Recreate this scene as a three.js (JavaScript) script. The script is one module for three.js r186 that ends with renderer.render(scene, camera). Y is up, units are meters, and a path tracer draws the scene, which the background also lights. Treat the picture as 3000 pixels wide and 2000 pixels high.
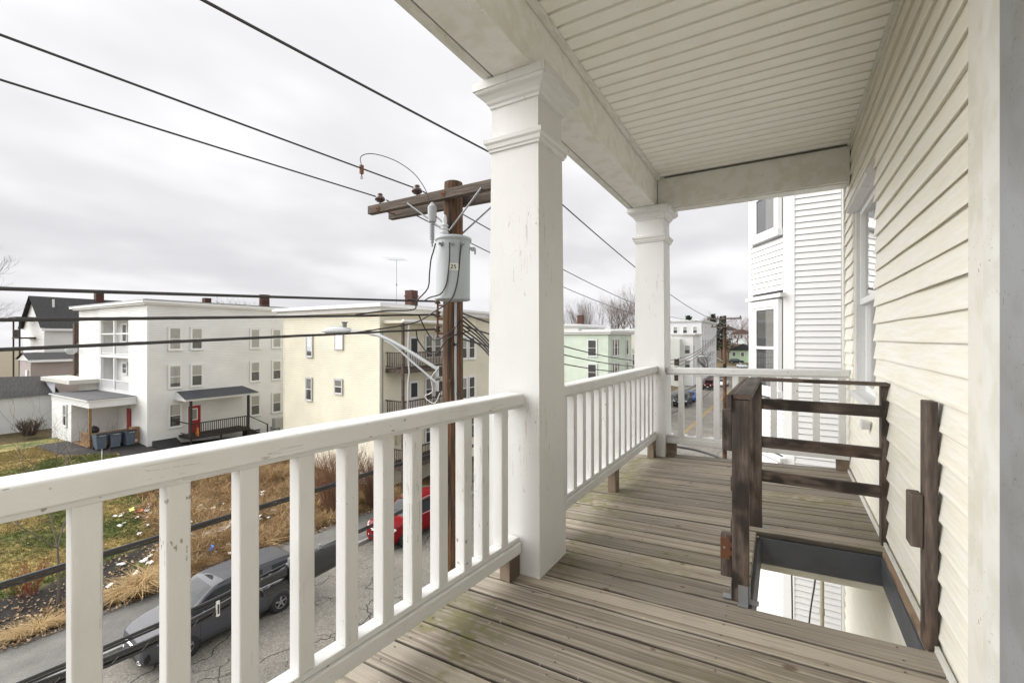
import * as THREE from 'three';
import { RoundedBoxGeometry } from 'three/addons/geometries/RoundedBoxGeometry.js';
import { mergeGeometries } from 'three/addons/utils/BufferGeometryUtils.js';

// ---------- camera, sky, sun, exposure ----------
const scene = new THREE.Scene();
const camera = new THREE.PerspectiveCamera(74.29, 1.5, 0.05, 2500);
const YAW = Math.atan(795 / 1320);
camera.position.set(0, 0, 0);
camera.rotation.set(0, YAW, 0);
camera.setViewOffset(3000, 2000, 0, 10, 3000, 2000);
const renderer = new THREE.WebGLRenderer({ antialias: true });
renderer.toneMapping = THREE.LinearToneMapping;
renderer.toneMappingExposure = 4.5;
renderer.shadowMap.enabled = true;
renderer.setSize(1024, 682);

// seeded random and value noise
function rng(seed) { let a = seed >>> 0; return () => { a = (a + 0x6D2B79F5) | 0; let t = Math.imul(a ^ (a >>> 15), 1 | a); t = (t + Math.imul(t ^ (t >>> 7), 61 | t)) ^ t; return ((t ^ (t >>> 14)) >>> 0) / 4294967296; }; }
function h2(x, y, s) { let n = Math.imul(x, 374761393) + Math.imul(y, 668265263) + Math.imul(s, 1274126177); n = Math.imul(n ^ (n >>> 13), 1274126177); return ((n ^ (n >>> 16)) >>> 0) / 4294967296; }
function vn(x, y, s, px = 1 << 20, py = 1 << 20) {
  const xi = Math.floor(x), yi = Math.floor(y); let fx = x - xi, fy = y - yi; fx = fx * fx * (3 - 2 * fx); fy = fy * fy * (3 - 2 * fy);
  const a = ((xi % px) + px) % px, b = (a + 1) % px, c = ((yi % py) + py) % py, d = (c + 1) % py;
  const p = h2(a, c, s), q = h2(b, c, s), r = h2(a, d, s), t = h2(b, d, s);
  return p + (q - p) * fx + (r - p + (p - q - r + t) * fx) * fy;
}
function fbm(x, y, s, o = 4, px = 1 << 20, py = 1 << 20) { let v = 0, a = 0.5, n = 0; for (let i = 0; i < o; i++) { v += a * vn(x, y, s + i * 17, px, py); n += a; a *= 0.5; x *= 2; y *= 2; px *= 2; py *= 2; } return v / n; }
const sm = (a, b, x) => { const t = Math.min(1, Math.max(0, (x - a) / (b - a))); return t * t * (3 - 2 * t); };
const lerp = (a, b, t) => a + (b - a) * t;
const mix3 = (a, b, t) => [lerp(a[0], b[0], t), lerp(a[1], b[1], t), lerp(a[2], b[2], t)];

{ // overcast sky, brighter towards the zenith, with streaked cloud
  const W = 1024, H = 512, d = new Float32Array(W * H * 4);
  for (let j = 0; j < H; j++) for (let i = 0; i < W; i++) {
    const el = ((j + 0.5) / H - 0.5) * Math.PI, az = ((i + 0.5) / W) * 2 * Math.PI;
    const se = Math.sin(el), ce = Math.cos(el), dx = Math.cos(az) * ce, dz = Math.sin(az) * ce;
    const k = 1 / (Math.max(se, 0) + 0.14);
    const cx = dx * k * 1.5, cz = dz * k * 1.5;
    const n = fbm(cx + 40, cz * 0.8 + 40, 3, 5), n2 = fbm(cx * 2.6 + 9, cz * 1.6 + 70, 21, 4);
    const e = Math.max(se, 0);
    let L = 0.182 + 0.105 * Math.pow(e, 0.9);
    L *= 0.86 + 0.22 * sm(0.3, 0.7, n) + 0.11 * (n2 - 0.5);
    L += 0.04 * Math.exp(-e * 22);
    if (se < 0) L = 0.2;
    const o = (j * W + i) * 4, g = sm(0.15, 0.27, L);
    d[o] = L * lerp(0.995, 1, g); d[o + 1] = L * lerp(0.99, 1.0, g); d[o + 2] = L * lerp(1.03, 1.0, g); d[o + 3] = 1;
  }
  const t = new THREE.DataTexture(d, W, H, THREE.RGBAFormat, THREE.FloatType);
  t.mapping = THREE.EquirectangularReflectionMapping; t.magFilter = THREE.LinearFilter; t.minFilter = THREE.LinearFilter; t.needsUpdate = true;
  scene.background = t; scene.environment = t;
}
const sun = new THREE.DirectionalLight(new THREE.Color(1, 0.98, 0.955), 1.35);
sun.position.set(-90, 52, 16); sun.target.position.set(-8, -5, -20); sun.castShadow = true; sun.shadow.radius = 150;
sun.shadow.mapSize.set(4096, 4096);
Object.assign(sun.shadow.camera, { left: -70, right: 70, top: 70, bottom: -70, near: 1, far: 220 });
scene.add(sun, sun.target);

// ---------- helpers ----------
const V = (x, y, z) => new THREE.Vector3(x, y, z);
const used = {};
function numbered(n) { if (!(n in used)) { used[n] = 0; return n; } return n + '_' + String(++used[n]).padStart(3, '0'); }
function thing(name, label, category, pos = [0, 0, 0], turn = 0, group) {
  const o = new THREE.Group(); o.name = numbered(name); o.position.set(...pos); o.rotation.y = turn;
  o.userData = { label, category }; if (group) o.userData.group = group; scene.add(o); return o;
}
function struct(name) { const o = new THREE.Group(); o.name = numbered(name); o.userData = { kind: 'structure' }; scene.add(o); return o; }
function mesh(name, geo, mat, parent, label) {
  const m = new THREE.Mesh(Array.isArray(geo) ? merge(geo) : geo, mat); m.castShadow = m.receiveShadow = true;
  m.name = parent && parent !== scene ? name : numbered(name); if (label) m.userData.label = label; (parent || scene).add(m); return m;
}
function merge(gs) { gs = gs.map(g => { g = g.index ? g.toNonIndexed() : g; for (const k of Object.keys(g.attributes)) if (!['position', 'normal', 'uv'].includes(k)) g.deleteAttribute(k); return g; }); return gs.length === 1 ? gs[0] : mergeGeometries(gs); }
// uv in metres; grain axis a runs along u
function uvm(g, a = 'x', ou = 0, ov = 0, s = 1) {
  const p = g.attributes.position, n = g.attributes.normal, uv = new Float32Array(p.count * 2);
  for (let i = 0; i < p.count; i++) {
    const P = { x: p.getX(i), y: p.getY(i), z: p.getZ(i) }, N = { x: Math.abs(n.getX(i)), y: Math.abs(n.getY(i)), z: Math.abs(n.getZ(i)) };
    const o = ['x', 'y', 'z'].filter(k => k !== a);
    let v; if (N[a] > N[o[0]] && N[a] > N[o[1]]) { uv[2 * i] = (P[o[0]] + ou) * s; uv[2 * i + 1] = (P[o[1]] + ov) * s; continue; }
    v = N[o[0]] > N[o[1]] ? P[o[1]] : P[o[0]];
    uv[2 * i] = (P[a] + ou) * s; uv[2 * i + 1] = (v + ov) * s;
  }
  g.setAttribute('uv', new THREE.BufferAttribute(uv, 2)); return g;
}
const long = (w, h, d) => (w >= h && w >= d ? 'x' : h >= d ? 'y' : 'z');
// box by centre and size, plain
function bx(x, y, z, w, h, d, a) { const g = new THREE.BoxGeometry(w, h, d); g.translate(x, y, z); return uvm(g, a || long(w, h, d)); }
// box by extents
function be(x0, x1, y0, y1, z0, z1, a) { return bx((x0 + x1) / 2, (y0 + y1) / 2, (z0 + z1) / 2, Math.abs(x1 - x0), Math.abs(y1 - y0), Math.abs(z1 - z0), a); }
// rounded box by extents
let rbS = 0;
function rb(x0, x1, y0, y1, z0, z1, r = 0.004, seg = 2, a) {
  const w = Math.abs(x1 - x0), h = Math.abs(y1 - y0), d = Math.abs(z1 - z0);
  const g = new RoundedBoxGeometry(w, h, d, seg, Math.min(r, w / 2.01, h / 2.01, d / 2.01)); g.translate((x0 + x1) / 2, (y0 + y1) / 2, (z0 + z1) / 2);
  rbS += 0.37; return uvm(g, a || long(w, h, d), rbS % 3, (rbS * 1.7) % 3);
}
function cyl(p0, p1, r0, r1 = r0, n = 12, open = false) {
  const a = V(...p0), b = V(...p1), d = b.clone().sub(a), L = d.length(); const g = new THREE.CylinderGeometry(r1, r0, L, n, 1, open);
  const uv = g.attributes.uv; for (let i = 0; i < uv.count; i++) uv.setXY(i, uv.getY(i) * L, uv.getX(i) * 6.283 * r0);
  g.applyQuaternion(new THREE.Quaternion().setFromUnitVectors(V(0, 1, 0), d.normalize())); g.translate(...a.add(b).multiplyScalar(0.5)); return g;
}
function tube(pts, r, seg = 24, n = 6) { return new THREE.TubeGeometry(new THREE.CatmullRomCurve3(pts.map(p => V(...p))), seg, r, n, false); }
function lathe(prof, n = 24, x = 0, y = 0, z = 0) { const g = new THREE.LatheGeometry(prof.map(p => new THREE.Vector2(...p)), n); g.translate(x, y, z); return g; }
// extruded polygon in the xy plane, along z
function prism(poly, z0, z1, bevel = 0) {
  const s = new THREE.Shape(poly.map(p => new THREE.Vector2(...p)));
  const g = new THREE.ExtrudeGeometry(s, { depth: z1 - z0 - 2 * bevel, bevelEnabled: bevel > 0, bevelSize: bevel, bevelThickness: bevel, bevelSegments: 2, steps: 1 }); g.translate(0, 0, z0 + bevel); return g;
}
function quad(a, b, c, d) {
  const g = new THREE.BufferGeometry(); g.setAttribute('position', new THREE.Float32BufferAttribute([...a, ...b, ...c, ...a, ...c, ...d], 3));
  g.computeVertexNormals(); return uvm(g, 'x');
}
const xf = (g, pos = [0, 0, 0], ry = 0, rx = 0, rz = 0) => { if (rz) g.rotateZ(rz); if (rx) g.rotateX(rx); if (ry) g.rotateY(ry); g.translate(...pos); return g; };
// lapped siding: each course overhangs a narrow open slot above the next one down; one sheet on local plane z=0 facing +z
function lap(x0, x1, y0, y1, e = 0.11, out = 0.014, slot = 0.22) {
  const P = [], N = [], U = []; const n = Math.max(1, Math.round((y1 - y0) / e)), s = (y1 - y0) / n, h = s * slot, dp = -0.026;
  const q4 = (a, b, c, d, nr) => { for (const [x, y, z] of [a, b, c, a, c, d]) { P.push(x, y, z); N.push(...nr); U.push(x, y); } };
  for (let i = 0; i < n; i++) {
    const a = y0 + i * s, b = a + s, t = b - h, L = Math.hypot(s - h, out), nr = [0, out / L, (s - h) / L];
    q4([x0, a, out], [x1, a, out], [x1, t, 0], [x0, t, 0], nr);
    q4([x0, t, 0], [x1, t, 0], [x1, t, dp], [x0, t, dp], [0, 1, 0]);
    q4([x0, t, dp], [x1, t, dp], [x1, b, dp], [x0, b, dp], [0, 0, 1]);
    q4([x0, b, dp], [x1, b, dp], [x1, b, out], [x0, b, out], [0, -1, 0]);
  }
  const g = new THREE.BufferGeometry(); g.setAttribute('position', new THREE.Float32BufferAttribute(P, 3)); g.setAttribute('normal', new THREE.Float32BufferAttribute(N, 3)); g.setAttribute('uv', new THREE.Float32BufferAttribute(U, 2)); return g;
}

// ---------- textures ----------
function tex(W, H, fn, { srgb = true, rx = 1, ry = 1 } = {}) {   // fn gives linear-ish display colour 0..1 (sRGB values)
  const d = new Uint8Array(W * H * 4);
  for (let j = 0; j < H; j++) for (let i = 0; i < W; i++) { const c = fn(i / W, j / H, i, j), o = (j * W + i) * 4; d[o] = 255 * Math.min(1, Math.max(0, c[0])); d[o + 1] = 255 * Math.min(1, Math.max(0, c[1])); d[o + 2] = 255 * Math.min(1, Math.max(0, c[2])); d[o + 3] = 255; }
  const t = new THREE.DataTexture(d, W, H, THREE.RGBAFormat); t.wrapS = t.wrapT = THREE.RepeatWrapping; t.magFilter = THREE.LinearFilter; t.minFilter = THREE.LinearMipmapLinearFilter; t.generateMipmaps = true;
  if (srgb) t.colorSpace = THREE.SRGBColorSpace; t.repeat.set(rx, ry); t.needsUpdate = true; return t;
}
const gray = v => [v, v, v];
function std(c, rough = 0.6, o = {}) { const m = new THREE.MeshStandardMaterial({ roughness: rough, metalness: 0, ...o }); if (typeof c === 'string') m.color.set(c); else m.color.setRGB(...c); return m; }
const DS = { side: THREE.DoubleSide };

// painted wood, 1 m tile: fine brush marks, small chips and hairline checks along u
const chipN = (u, v, s) => 0.5 * fbm(u * 40, v * 90, s, 3, 40, 90) + 0.5 * fbm(u * 5, v * 8, s + 5, 4, 5, 8);
const tPaint = tex(1024, 1024, (u, v) => {
  const n = fbm(u * 6, v * 6, 5, 4, 6, 6), f = vn(u * 60, v * 400, 8, 60, 400), c = chipN(u, v, 71), b = vn(u * 24, v * 90, 91, 24, 90);
  let k = 0.955 + 0.03 * (n - 0.5) + 0.012 * (f - 0.5); let col = [k, k, k * 0.995];
  const gr = fbm(u * 3, v * 5, 31, 4, 3, 5); col = mix3(col, [0.80, 0.79, 0.76], 0.25 * sm(0.52, 0.8, gr));
  if (c > 0.755) col = mix3(col, [0.50, 0.47, 0.42], 0.6 * sm(0.755, 0.77, c)); const hl = fbm(u * 2, v * 70, 95, 2, 2, 70), hm = fbm(u * 5, v * 5, 96, 3, 5, 5); if (Math.abs(hl - 0.5) < 0.008 && hm > 0.56) col = mix3(col, [0.62, 0.59, 0.54], 0.5);
  return col;
});
const tPaintB = tex(512, 512, (u, v) => gray(0.5 + 0.25 * (fbm(u * 20, v * 120, 4, 3, 20, 120) - 0.5) + 0.5 * (fbm(u * 8, v * 14, 14, 4, 8, 14) - 0.5) - (chipN(u, v, 71) > 0.755 ? 0.25 : 0)), { srgb: false });
const mPaint = std([0.71, 0.71, 0.708], 0.5, { map: tPaint, bumpMap: tPaintB, bumpScale: 0.0018 });
const mPaintGrey = std([0.68, 0.69, 0.68], 0.5, { map: tPaint, bumpMap: tPaintB, bumpScale: 0.003 });
// vinyl / aluminium trim in white
const tGrime = tex(512, 512, (u, v) => { const n = 0.35 * fbm(u * 3, v * 3, 61, 4, 3, 3) + 0.65 * fbm(u * 14, v * 14, 62, 4, 14, 14), s = vn(u * 130, v * 130, 65, 130, 130), m = fbm(u * 3, v * 4, 66, 3, 3, 4); let c = mix3([0.965, 0.96, 0.945], [0.915, 0.905, 0.87], sm(0.38, 0.66, n)); if (s > 0.93 && m > 0.55) c = mix3(c, [0.45, 0.42, 0.33], 0.5); return c; });
const mTrim = std([0.78, 0.79, 0.77], 0.45, { map: tGrime });
const mBeam = std([0.86, 0.86, 0.85], 0.5, { map: tGrime, bumpMap: tPaintB, bumpScale: 0.001 });
// porch-wall vinyl
const tVinyl = tex(1024, 1024, (u, v) => { const n = fbm(u * 3, v * 3, 41, 4, 3, 3), g = fbm(u * 16, v * 200, 45, 3, 16, 200), p = fbm(u * 7, v * 7, 48, 4, 7, 7); let c = mix3([0.955, 0.948, 0.915], [0.93, 0.90, 0.82], 0.7 * sm(0.3, 0.72, 0.3 * n + 0.25 * p + 0.45 * fbm(u * 4, v * 60, 49, 3, 4, 60))); const k = 1 + 0.03 * (g - 0.5) + 0.02 * (p - 0.5); return [c[0] * k, c[1] * k, c[2] * k]; });
const tVinylB = tex(512, 512, (u, v) => gray(fbm(u * 10, v * 90, 46, 3, 10, 90)), { srgb: false });
const mVinyl = std([0.95, 0.95, 0.94], 0.42, { map: tVinyl, bumpMap: tVinylB, bumpScale: 0.0016, ...DS });
// ceiling panels
const tCeil = tex(1024, 1024, (u, v) => { const n = fbm(u * 4, v * 4, 51, 4, 4, 4), s = vn(u * 220, v * 220, 55, 220, 220), m = fbm(u * 5, v * 5, 57, 3, 5, 5); let c = mix3([0.955, 0.948, 0.92], [0.92, 0.90, 0.85], 0.6 * sm(0.4, 0.75, n)); if (s > 0.955 && m > 0.58) c = mix3(c, [0.30, 0.27, 0.2], 0.6); return c; });
const mCeil = std([1, 1, 1], 0.5, { map: tCeil });
const mCeilDark = std([0.55, 0.53, 0.46], 0.7);
// dark stained wood
const tDark = tex(512, 512, (u, v) => { const g = fbm(u * 4, v * 60, 81, 4, 4, 60), b = fbm(u * 5, v * 7, 84, 4, 5, 7), f = vn(u * 30, v * 256, 88, 30, 256); let c = mix3([0.20, 0.165, 0.145], [0.42, 0.37, 0.335], sm(0.25, 0.8, g * 0.55 + b * 0.5)); c = mix3(c, [0.10, 0.075, 0.06], 0.8 * sm(0.58, 0.75, b)); c = mix3(c, [0.36, 0.25, 0.17], 0.3 * sm(0.6, 0.8, fbm(u * 3, v * 5, 99, 3, 3, 5))); const k = 0.88 + 0.26 * f; return [c[0] * k, c[1] * k, c[2] * k]; });
const tDarkB = tex(512, 512, (u, v) => gray(fbm(u * 5, v * 90, 83, 3, 5, 90)), { srgb: false });
const mDark = std([1, 1, 1], 0.65, { map: tDark, bumpMap: tDarkB, bumpScale: 0.002 });
const mDarkEnd = std([0.028, 0.024, 0.022], 0.8);
// weathered unpainted wood (blocks, pole arms)
const tPole = tex(512, 512, (u, v) => { const g = fbm(u * 3, v * 48, 111, 4, 3, 48), f = vn(u * 14, v * 200, 113, 14, 200), b = fbm(u * 4, v * 5, 117, 3, 4, 5); let c = mix3([0.23, 0.165, 0.115], [0.43, 0.325, 0.235], sm(0.2, 0.8, g)); c = mix3(c, [0.11, 0.08, 0.06], 0.85 * sm(0.56, 0.66, fbm(u * 2, v * 34, 119, 4, 2, 34))); c = mix3(c, [0.36, 0.22, 0.12], 0.4 * sm(0.45, 0.7, b)); const k = 0.86 + 0.28 * f; return [c[0] * k, c[1] * k, c[2] * k]; });
const mPole = std([1, 1, 1], 0.85, { map: tPole, bumpMap: tDarkB, bumpScale: 0.008 });
const tArm = tex(512, 512, (u, v) => { const g = fbm(u * 3, v * 60, 121, 4, 3, 60), f = vn(u * 14, v * 200, 123, 14, 200); let c = mix3([0.22, 0.19, 0.165], [0.45, 0.40, 0.36], g); const k = 0.86 + 0.28 * f; return [c[0] * k, c[1] * k, c[2] * k]; });
const mArm = std([1, 1, 1], 0.85, { map: tArm, bumpMap: tDarkB, bumpScale: 0.005 });
const tLum = tex(512, 512, (u, v) => { const g = fbm(u * 3, v * 40, 131, 4, 3, 40), b = fbm(u * 5, v * 6, 133, 3, 5, 6); let c = mix3([0.44, 0.33, 0.20], [0.66, 0.52, 0.35], g); return mix3(c, [0.30, 0.23, 0.16], 0.6 * sm(0.5, 0.75, b)); });
const mLumber = std([1, 1, 1], 0.75, { map: tLum });
const mGalv = std([0.30, 0.31, 0.32], 0.5, { metalness: 0.6 });
const mRust = std([0.16, 0.065, 0.035], 0.85, { map: tGrime });
const mBlack = std([0.018, 0.018, 0.019], 0.45);
const mWire = std([0.03, 0.028, 0.027], 0.6);
const mPlainWhite = std([0.80, 0.81, 0.81], 0.5);
const mShade = std([0.10, 0.10, 0.11], 0.7);
// asphalt shingles
const tShing = tex(512, 512, (u, v) => { const r = Math.floor(v * 16), x = u * 12 + (r % 2) * 0.5, i = Math.floor(x), a = h2(i % 12, r, 5); const e = (v * 16) % 1; const k = 0.8 + 0.3 * a + 0.35 * (vn(u * 200, v * 200, 7, 200, 200) - 0.5); return gray(0.42 * k * (e < 0.1 || x % 1 < 0.03 ? 0.7 : 1)); });
const tSpeck = tex(512, 512, (u, v) => gray(0.78 + 0.3 * (vn(u * 256, v * 256, 9, 256, 256) - 0.5) + 0.25 * (fbm(u * 6, v * 6, 12, 4, 6, 6) - 0.5)));
// brick, small enough to be a surface at the distances used
const tBrick = tex(512, 512, (u, v) => { const r = Math.floor(v * 14), x = u * 7 + (r % 2) * 0.5, i = Math.floor(x) % 7, fx = x % 1, fy = (v * 14) % 1; const a = h2(i, r, 15); const m = fx < 0.06 || fy < 0.12; const n = vn(u * 128, v * 128, 3, 128, 128); return m ? [0.36, 0.33, 0.31] : mix3([0.25, 0.14, 0.11], [0.37, 0.23, 0.185], a * 0.8 + n * 0.2); });
const mBrick = std([1, 1, 1], 0.9, { map: tBrick, bumpMap: tBrick, bumpScale: 0.006 });
const glassPane = new THREE.MeshPhysicalMaterial({ color: 0xffffff, roughness: 0.02, metalness: 0, transmission: 1, thickness: 0, ior: 1.5 });

// =====================================================================
// PORCH
// =====================================================================
// deck boards: one texture laid over the whole floor (x -1.5..0.7, z -5..-1), each board with its own grain
const DP = 0.148, DZ0 = -2.2;
const knots = []; { const r = rng(77); for (let i = 0; i < 46; i++) knots.push([-1.4 + 2 * r(), -5 + 4 * r(), 0.008 + 0.016 * r()]); knots.push([0.02, -1.86, 0.03], [0.2, -1.87, 0.02], [-0.72, -2.06, 0.02], [-0.55, -2.55, 0.018]); }
function deckAt(x, z) {
  const bi = Math.floor((z - DZ0) / DP), zl = z - DZ0 - bi * DP, s = bi * 31 + 500;
  let warp = 0, kd = 0;
  for (const [kx, kz, kr] of knots) { if (Math.floor((kz - DZ0) / DP) !== bi) continue; const dx = (x - kx) * 0.35, dz = z - kz, r = Math.hypot(dx, dz); warp += kr * 0.9 * Math.exp(-r * r / (kr * kr * 5)) * Math.sign(dz || 1); kd = Math.max(kd, 1 - sm(kr * 0.3, kr * 0.75, Math.hypot(dx * 2, dz))); }
  const w2 = 0.016 * (fbm(x * 1.1 + s, zl * 5, s, 3) - 0.5) * 2;
  const q = zl + w2 - warp;
  const ring = fbm(x * 0.5 + s * 3.1, q * 95, s + 1, 3), fine = vn(x * 9 + s, q * 420, s + 2), tone = h2(bi, 7, 3), blot = fbm(x * 2.2 + s, z * 3, s + 5, 4);
  return { bi, zl, ring, fine, tone, blot, kd };
}
const tDeck = tex(1024, 2048, (u, v) => {
  const x = -1.5 + 2.2 * u, z = -5 + 4 * v, g = deckAt(x, z);
  let c = mix3([0.45, 0.415, 0.365], [0.65, 0.615, 0.56], sm(0.2, 0.8, g.ring));
  c = mix3(c, [0.36, 0.335, 0.305], 0.25 * sm(0.6, 0.74, g.ring));
  let k = 0.86 + 0.22 * g.tone + 0.11 * (g.fine - 0.5) + 0.26 * (g.blot - 0.5);
  c = [c[0] * k, c[1] * k, c[2] * k];
  c = mix3(c, [0.33, 0.27, 0.215], 0.75 * g.kd);
  const ed = Math.min(g.zl, DP - g.zl), dn = fbm(x * 6 + g.bi * 3, z * 30, 605, 4); c = mix3(c, [0.20, 0.18, 0.16], 0.7 * sm(0.003 + 0.013 * dn, 0.003 + 0.005 * dn, ed)); // uneven darker edges along the board joints
  // algae film growing along the railing side and in a few patches
  const a1 = fbm(x * 5 + 3, z * 3.2 + 8, 611, 4), a2 = fbm(x * 26, z * 40, 615, 3);
  let al = 0.9 * sm(-0.78, -1.06, x + 0.5 * (a1 - 0.5)) * sm(0.42, 0.6, a1);
  al = Math.max(al, 0.75 * sm(0.34, 0.05, Math.hypot((x - 0.22) * 0.6, (z + 3.86) * 2.2) + 0.3 * (a1 - 0.5)), 0.3 * sm(0.54, 0.70, fbm(x * 2 + 60, z * 2.5 + 9, 631, 4)));
  al *= sm(0.2, 0.75, a2) * (0.6 + 0.6 * g.ring); c = mix3(c, [0.40, 0.385, 0.235], Math.min(0.8, al));
  if (vn(x * 60, z * 60, 640) > 0.965 && x < -0.5 && vn(x * 7, z * 7, 641) > 0.5) c = mix3(c, [0.8, 0.79, 0.76], 0.55);
  const ck = vn(x * 3 + g.bi * 9, g.zl * 150, 650 + g.bi); if (ck > 0.94) c = mix3(c, [0.25, 0.22, 0.19], 0.55);
  return c;
});
const tDeckB = tex(512, 2048, (u, v) => { const g = deckAt(-1.5 + 2.2 * u, -5 + 4 * v); return gray(0.5 * g.ring + 0.4 * g.fine); }, { srgb: false });
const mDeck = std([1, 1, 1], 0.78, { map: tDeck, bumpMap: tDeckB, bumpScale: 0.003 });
const duv = g => { const p = g.attributes.position, uv = new Float32Array(p.count * 2); for (let i = 0; i < p.count; i++) { uv[2 * i] = (p.getX(i) + 1.5 + p.getY(i) * 0.3) / 2.2; uv[2 * i + 1] = (p.getZ(i) + 5) / 4; } g.setAttribute('uv', new THREE.BufferAttribute(uv, 2)); return g; };

const WALLX = 0.5, HX0 = -0.125, HX1 = 0.455, HZ0 = -3.088, HZ1 = -2.2;
const floor = struct('porch_floor');
floor.position.set(-1.04, -1.2, 0); floor.rotation.z = Math.atan(0.04);   // built to shed water away from the house
{
  const r = rng(5);
  for (let i = -19; i < 26; i++) {
    const z0 = DZ0 + i * DP, z1 = z0 + DP, gap = 0.0040 + 0.0022 * r(), dy = -0.002 * r();
    const inHole = z0 > HZ0 - 0.05 && z1 < HZ1 + 0.05;
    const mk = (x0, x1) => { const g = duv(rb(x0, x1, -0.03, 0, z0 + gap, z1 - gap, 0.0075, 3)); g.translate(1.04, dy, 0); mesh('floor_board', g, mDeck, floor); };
    if (z0 < -4.9) continue;
    if (inHole) mk(-1.40, HX0 - 0.012 + 0.004 * r()); else mk(-1.40, 0.492);
  }
  // edge board along the wall side of the hatch
  const eb = uvm(rb(HX1, 0.494, -0.03, 0.001, HZ0 + 0.002, HZ1 - 0.006, 0.004), 'z'); eb.translate(1.04, 0, 0);
  mesh('edge_board', eb, std([1, 1, 1], 0.75, { map: tLum2() }), floor);
  // grey-blue painted joists lining the hatch
  const mF = std([0.075, 0.082, 0.098], 0.55, { map: tGrime, bumpMap: tPaintB, bumpScale: 0.002 });
  const T = g => { g.translate(1.04, 0, 0); return g; };
  mesh('hatch_joist', T(rb(HX0, HX1 + 0.03, -0.185, -0.032, HZ0 - 0.035, HZ0 + 0.004, 0.003)), mF, floor);
  mesh('hatch_joist', T(rb(HX1 - 0.006, 0.494, -0.185, -0.032, HZ0 + 0.006, HZ1, 0.003)), mF, floor);
  mesh('hatch_joist', T(rb(HX0 - 0.03, HX0 + 0.006, -0.185, -0.032, HZ0 + 0.006, HZ1, 0.003)), mF, floor);
  mesh('hatch_joist', T(rb(HX0 - 0.03, HX1 + 0.03, -0.185, -0.032, HZ1 + 0.002, HZ1 + 0.04, 0.003)), mF, floor);
  const mU = std([0.62, 0.60, 0.52], 0.6, { map: tGrime });
  mesh('hatch_trim', T(rb(HX0, HX1 + 0.03, -0.225, -0.187, HZ0 - 0.06, HZ0 - 0.002, 0.004)), mU, floor);
  // soffit boards under the floor, around the hatch
  mesh('underside_panel', T(be(-1.38, HX0 - 0.035, -0.225, -0.2, -4.86, 1.6)), mU, floor);
  mesh('underside_panel', T(be(HX0 - 0.03, 0.49, -0.226, -0.2, -4.86, HZ0 - 0.064)), mU, floor);
  mesh('underside_panel', T(be(HX0 - 0.03, 0.49, -0.226, -0.2, HZ1 + 0.05, 1.6)), mU, floor);
  mesh('rim_board', T(be(-1.39, -1.355, -0.24, -0.034, -4.86, 1.6, 'z')), mTrim, floor);
  mesh('rim_board', T(be(-1.35, 0.49, -0.24, -0.034, -4.895, -4.865, 'x')), mTrim, floor);
  // screw heads
  const sc = []; const r2 = rng(12); for (let i = -17; i < 7; i++) for (const x of [-1.3, -0.72, -0.2, 0.36]) for (const o of [0.035, 0.112]) { const z = DZ0 + i * DP + o; if (x > HX0 - 0.02 && z > HZ0 - 0.01 && z < HZ1) continue; const g = new THREE.CylinderGeometry(0.0035, 0.0035, 0.0016, 8); g.translate(x + 1.04 + 0.02 * (r2() - 0.5), 0.0005, z); sc.push(g); }
  const sm2 = mesh('screw_heads', sc, std([0.12, 0.11, 0.10], 0.5, { metalness: 0.6 }), floor); sm2.userData.kind = 'stuff';
}
function tLum2() { return tex(256, 256, (u, v) => { const g = fbm(u * 3, v * 40, 141, 4, 3, 40), b = fbm(u * 5, v * 6, 143, 3, 5, 6); return mix3(mix3([0.46, 0.37, 0.29], [0.60, 0.52, 0.43], g), [0.30, 0.24, 0.19], 0.5 * sm(0.5, 0.75, b)); }); }

// ---------- ceiling ----------
const CY = 1.65, BEX = -1.07;
const ceil = struct('porch_ceiling');
{
  const p = 0.112; let i = 0;
  for (let z = -4.755; z < 0.75; z += p, i++) mesh('ceiling_board', uvm(rb(BEX - 0.01, WALLX - 0.004, CY, CY + 0.022, z + 0.010, z + p - 0.010, 0.003, 1), 'x', i * 0.73, i * 0.41), mCeil, ceil);
  mesh('backing_panel', be(BEX - 0.03, WALLX - 0.002, CY + 0.0175, CY + 0.03, -4.75, 0.8), mCeil, ceil);
  mesh('edge_strip', be(WALLX - 0.034, WALLX - 0.006, CY - 0.014, CY - 0.001, -4.755, 0.8, 'z'), mTrim, ceil);
  mesh('roof_panel', be(-1.52, WALLX + 0.4, CY + 0.24, CY + 0.30, -5.2, 0.9), std([0.08, 0.08, 0.085], 0.9), ceil);
}
// long beam over the columns; it drifts slightly outwards away from the camera
const beam = thing('porch_beam', 'long white boxed beam running over both porch columns', 'beam', [0, 0, 0], 0);
{
  const z0 = -4.98, z1 = 0.85, s = 0.019; // x shift per metre
  const sh = g => { const p = g.attributes.position; for (let i = 0; i < p.count; i++) p.setX(i, p.getX(i) + (p.getZ(i) + 1.6) * s); return g; };
  mesh('box', sh(rb(-1.272, -1.055, 1.345, CY + 0.23, z0, z1, 0.004)), mBeam, beam);
  mesh('inner_strip', sh(rb(-1.053, -1.02, CY - 0.032, CY - 0.0015, z0 + 0.25, z1, 0.003)), mTrim, beam);
  mesh('drip_edge', sh(rb(-1.325, -1.288, 1.352, 1.375, z0, z1, 0.003)), mTrim, beam);
  mesh('soffit_strip', sh(be(-1.30, -1.274, 1.358, 1.372, z0, z1)), std([0.25, 0.25, 0.24], 0.8), beam);
  mesh('outer_fascia', sh(be(-1.345, -1.327, 1.356, CY + 0.24, z0, z1)), mTrim, beam);
}
const beam2 = thing('porch_beam', 'short white beam spanning from the far column to the house wall', 'beam');
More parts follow.
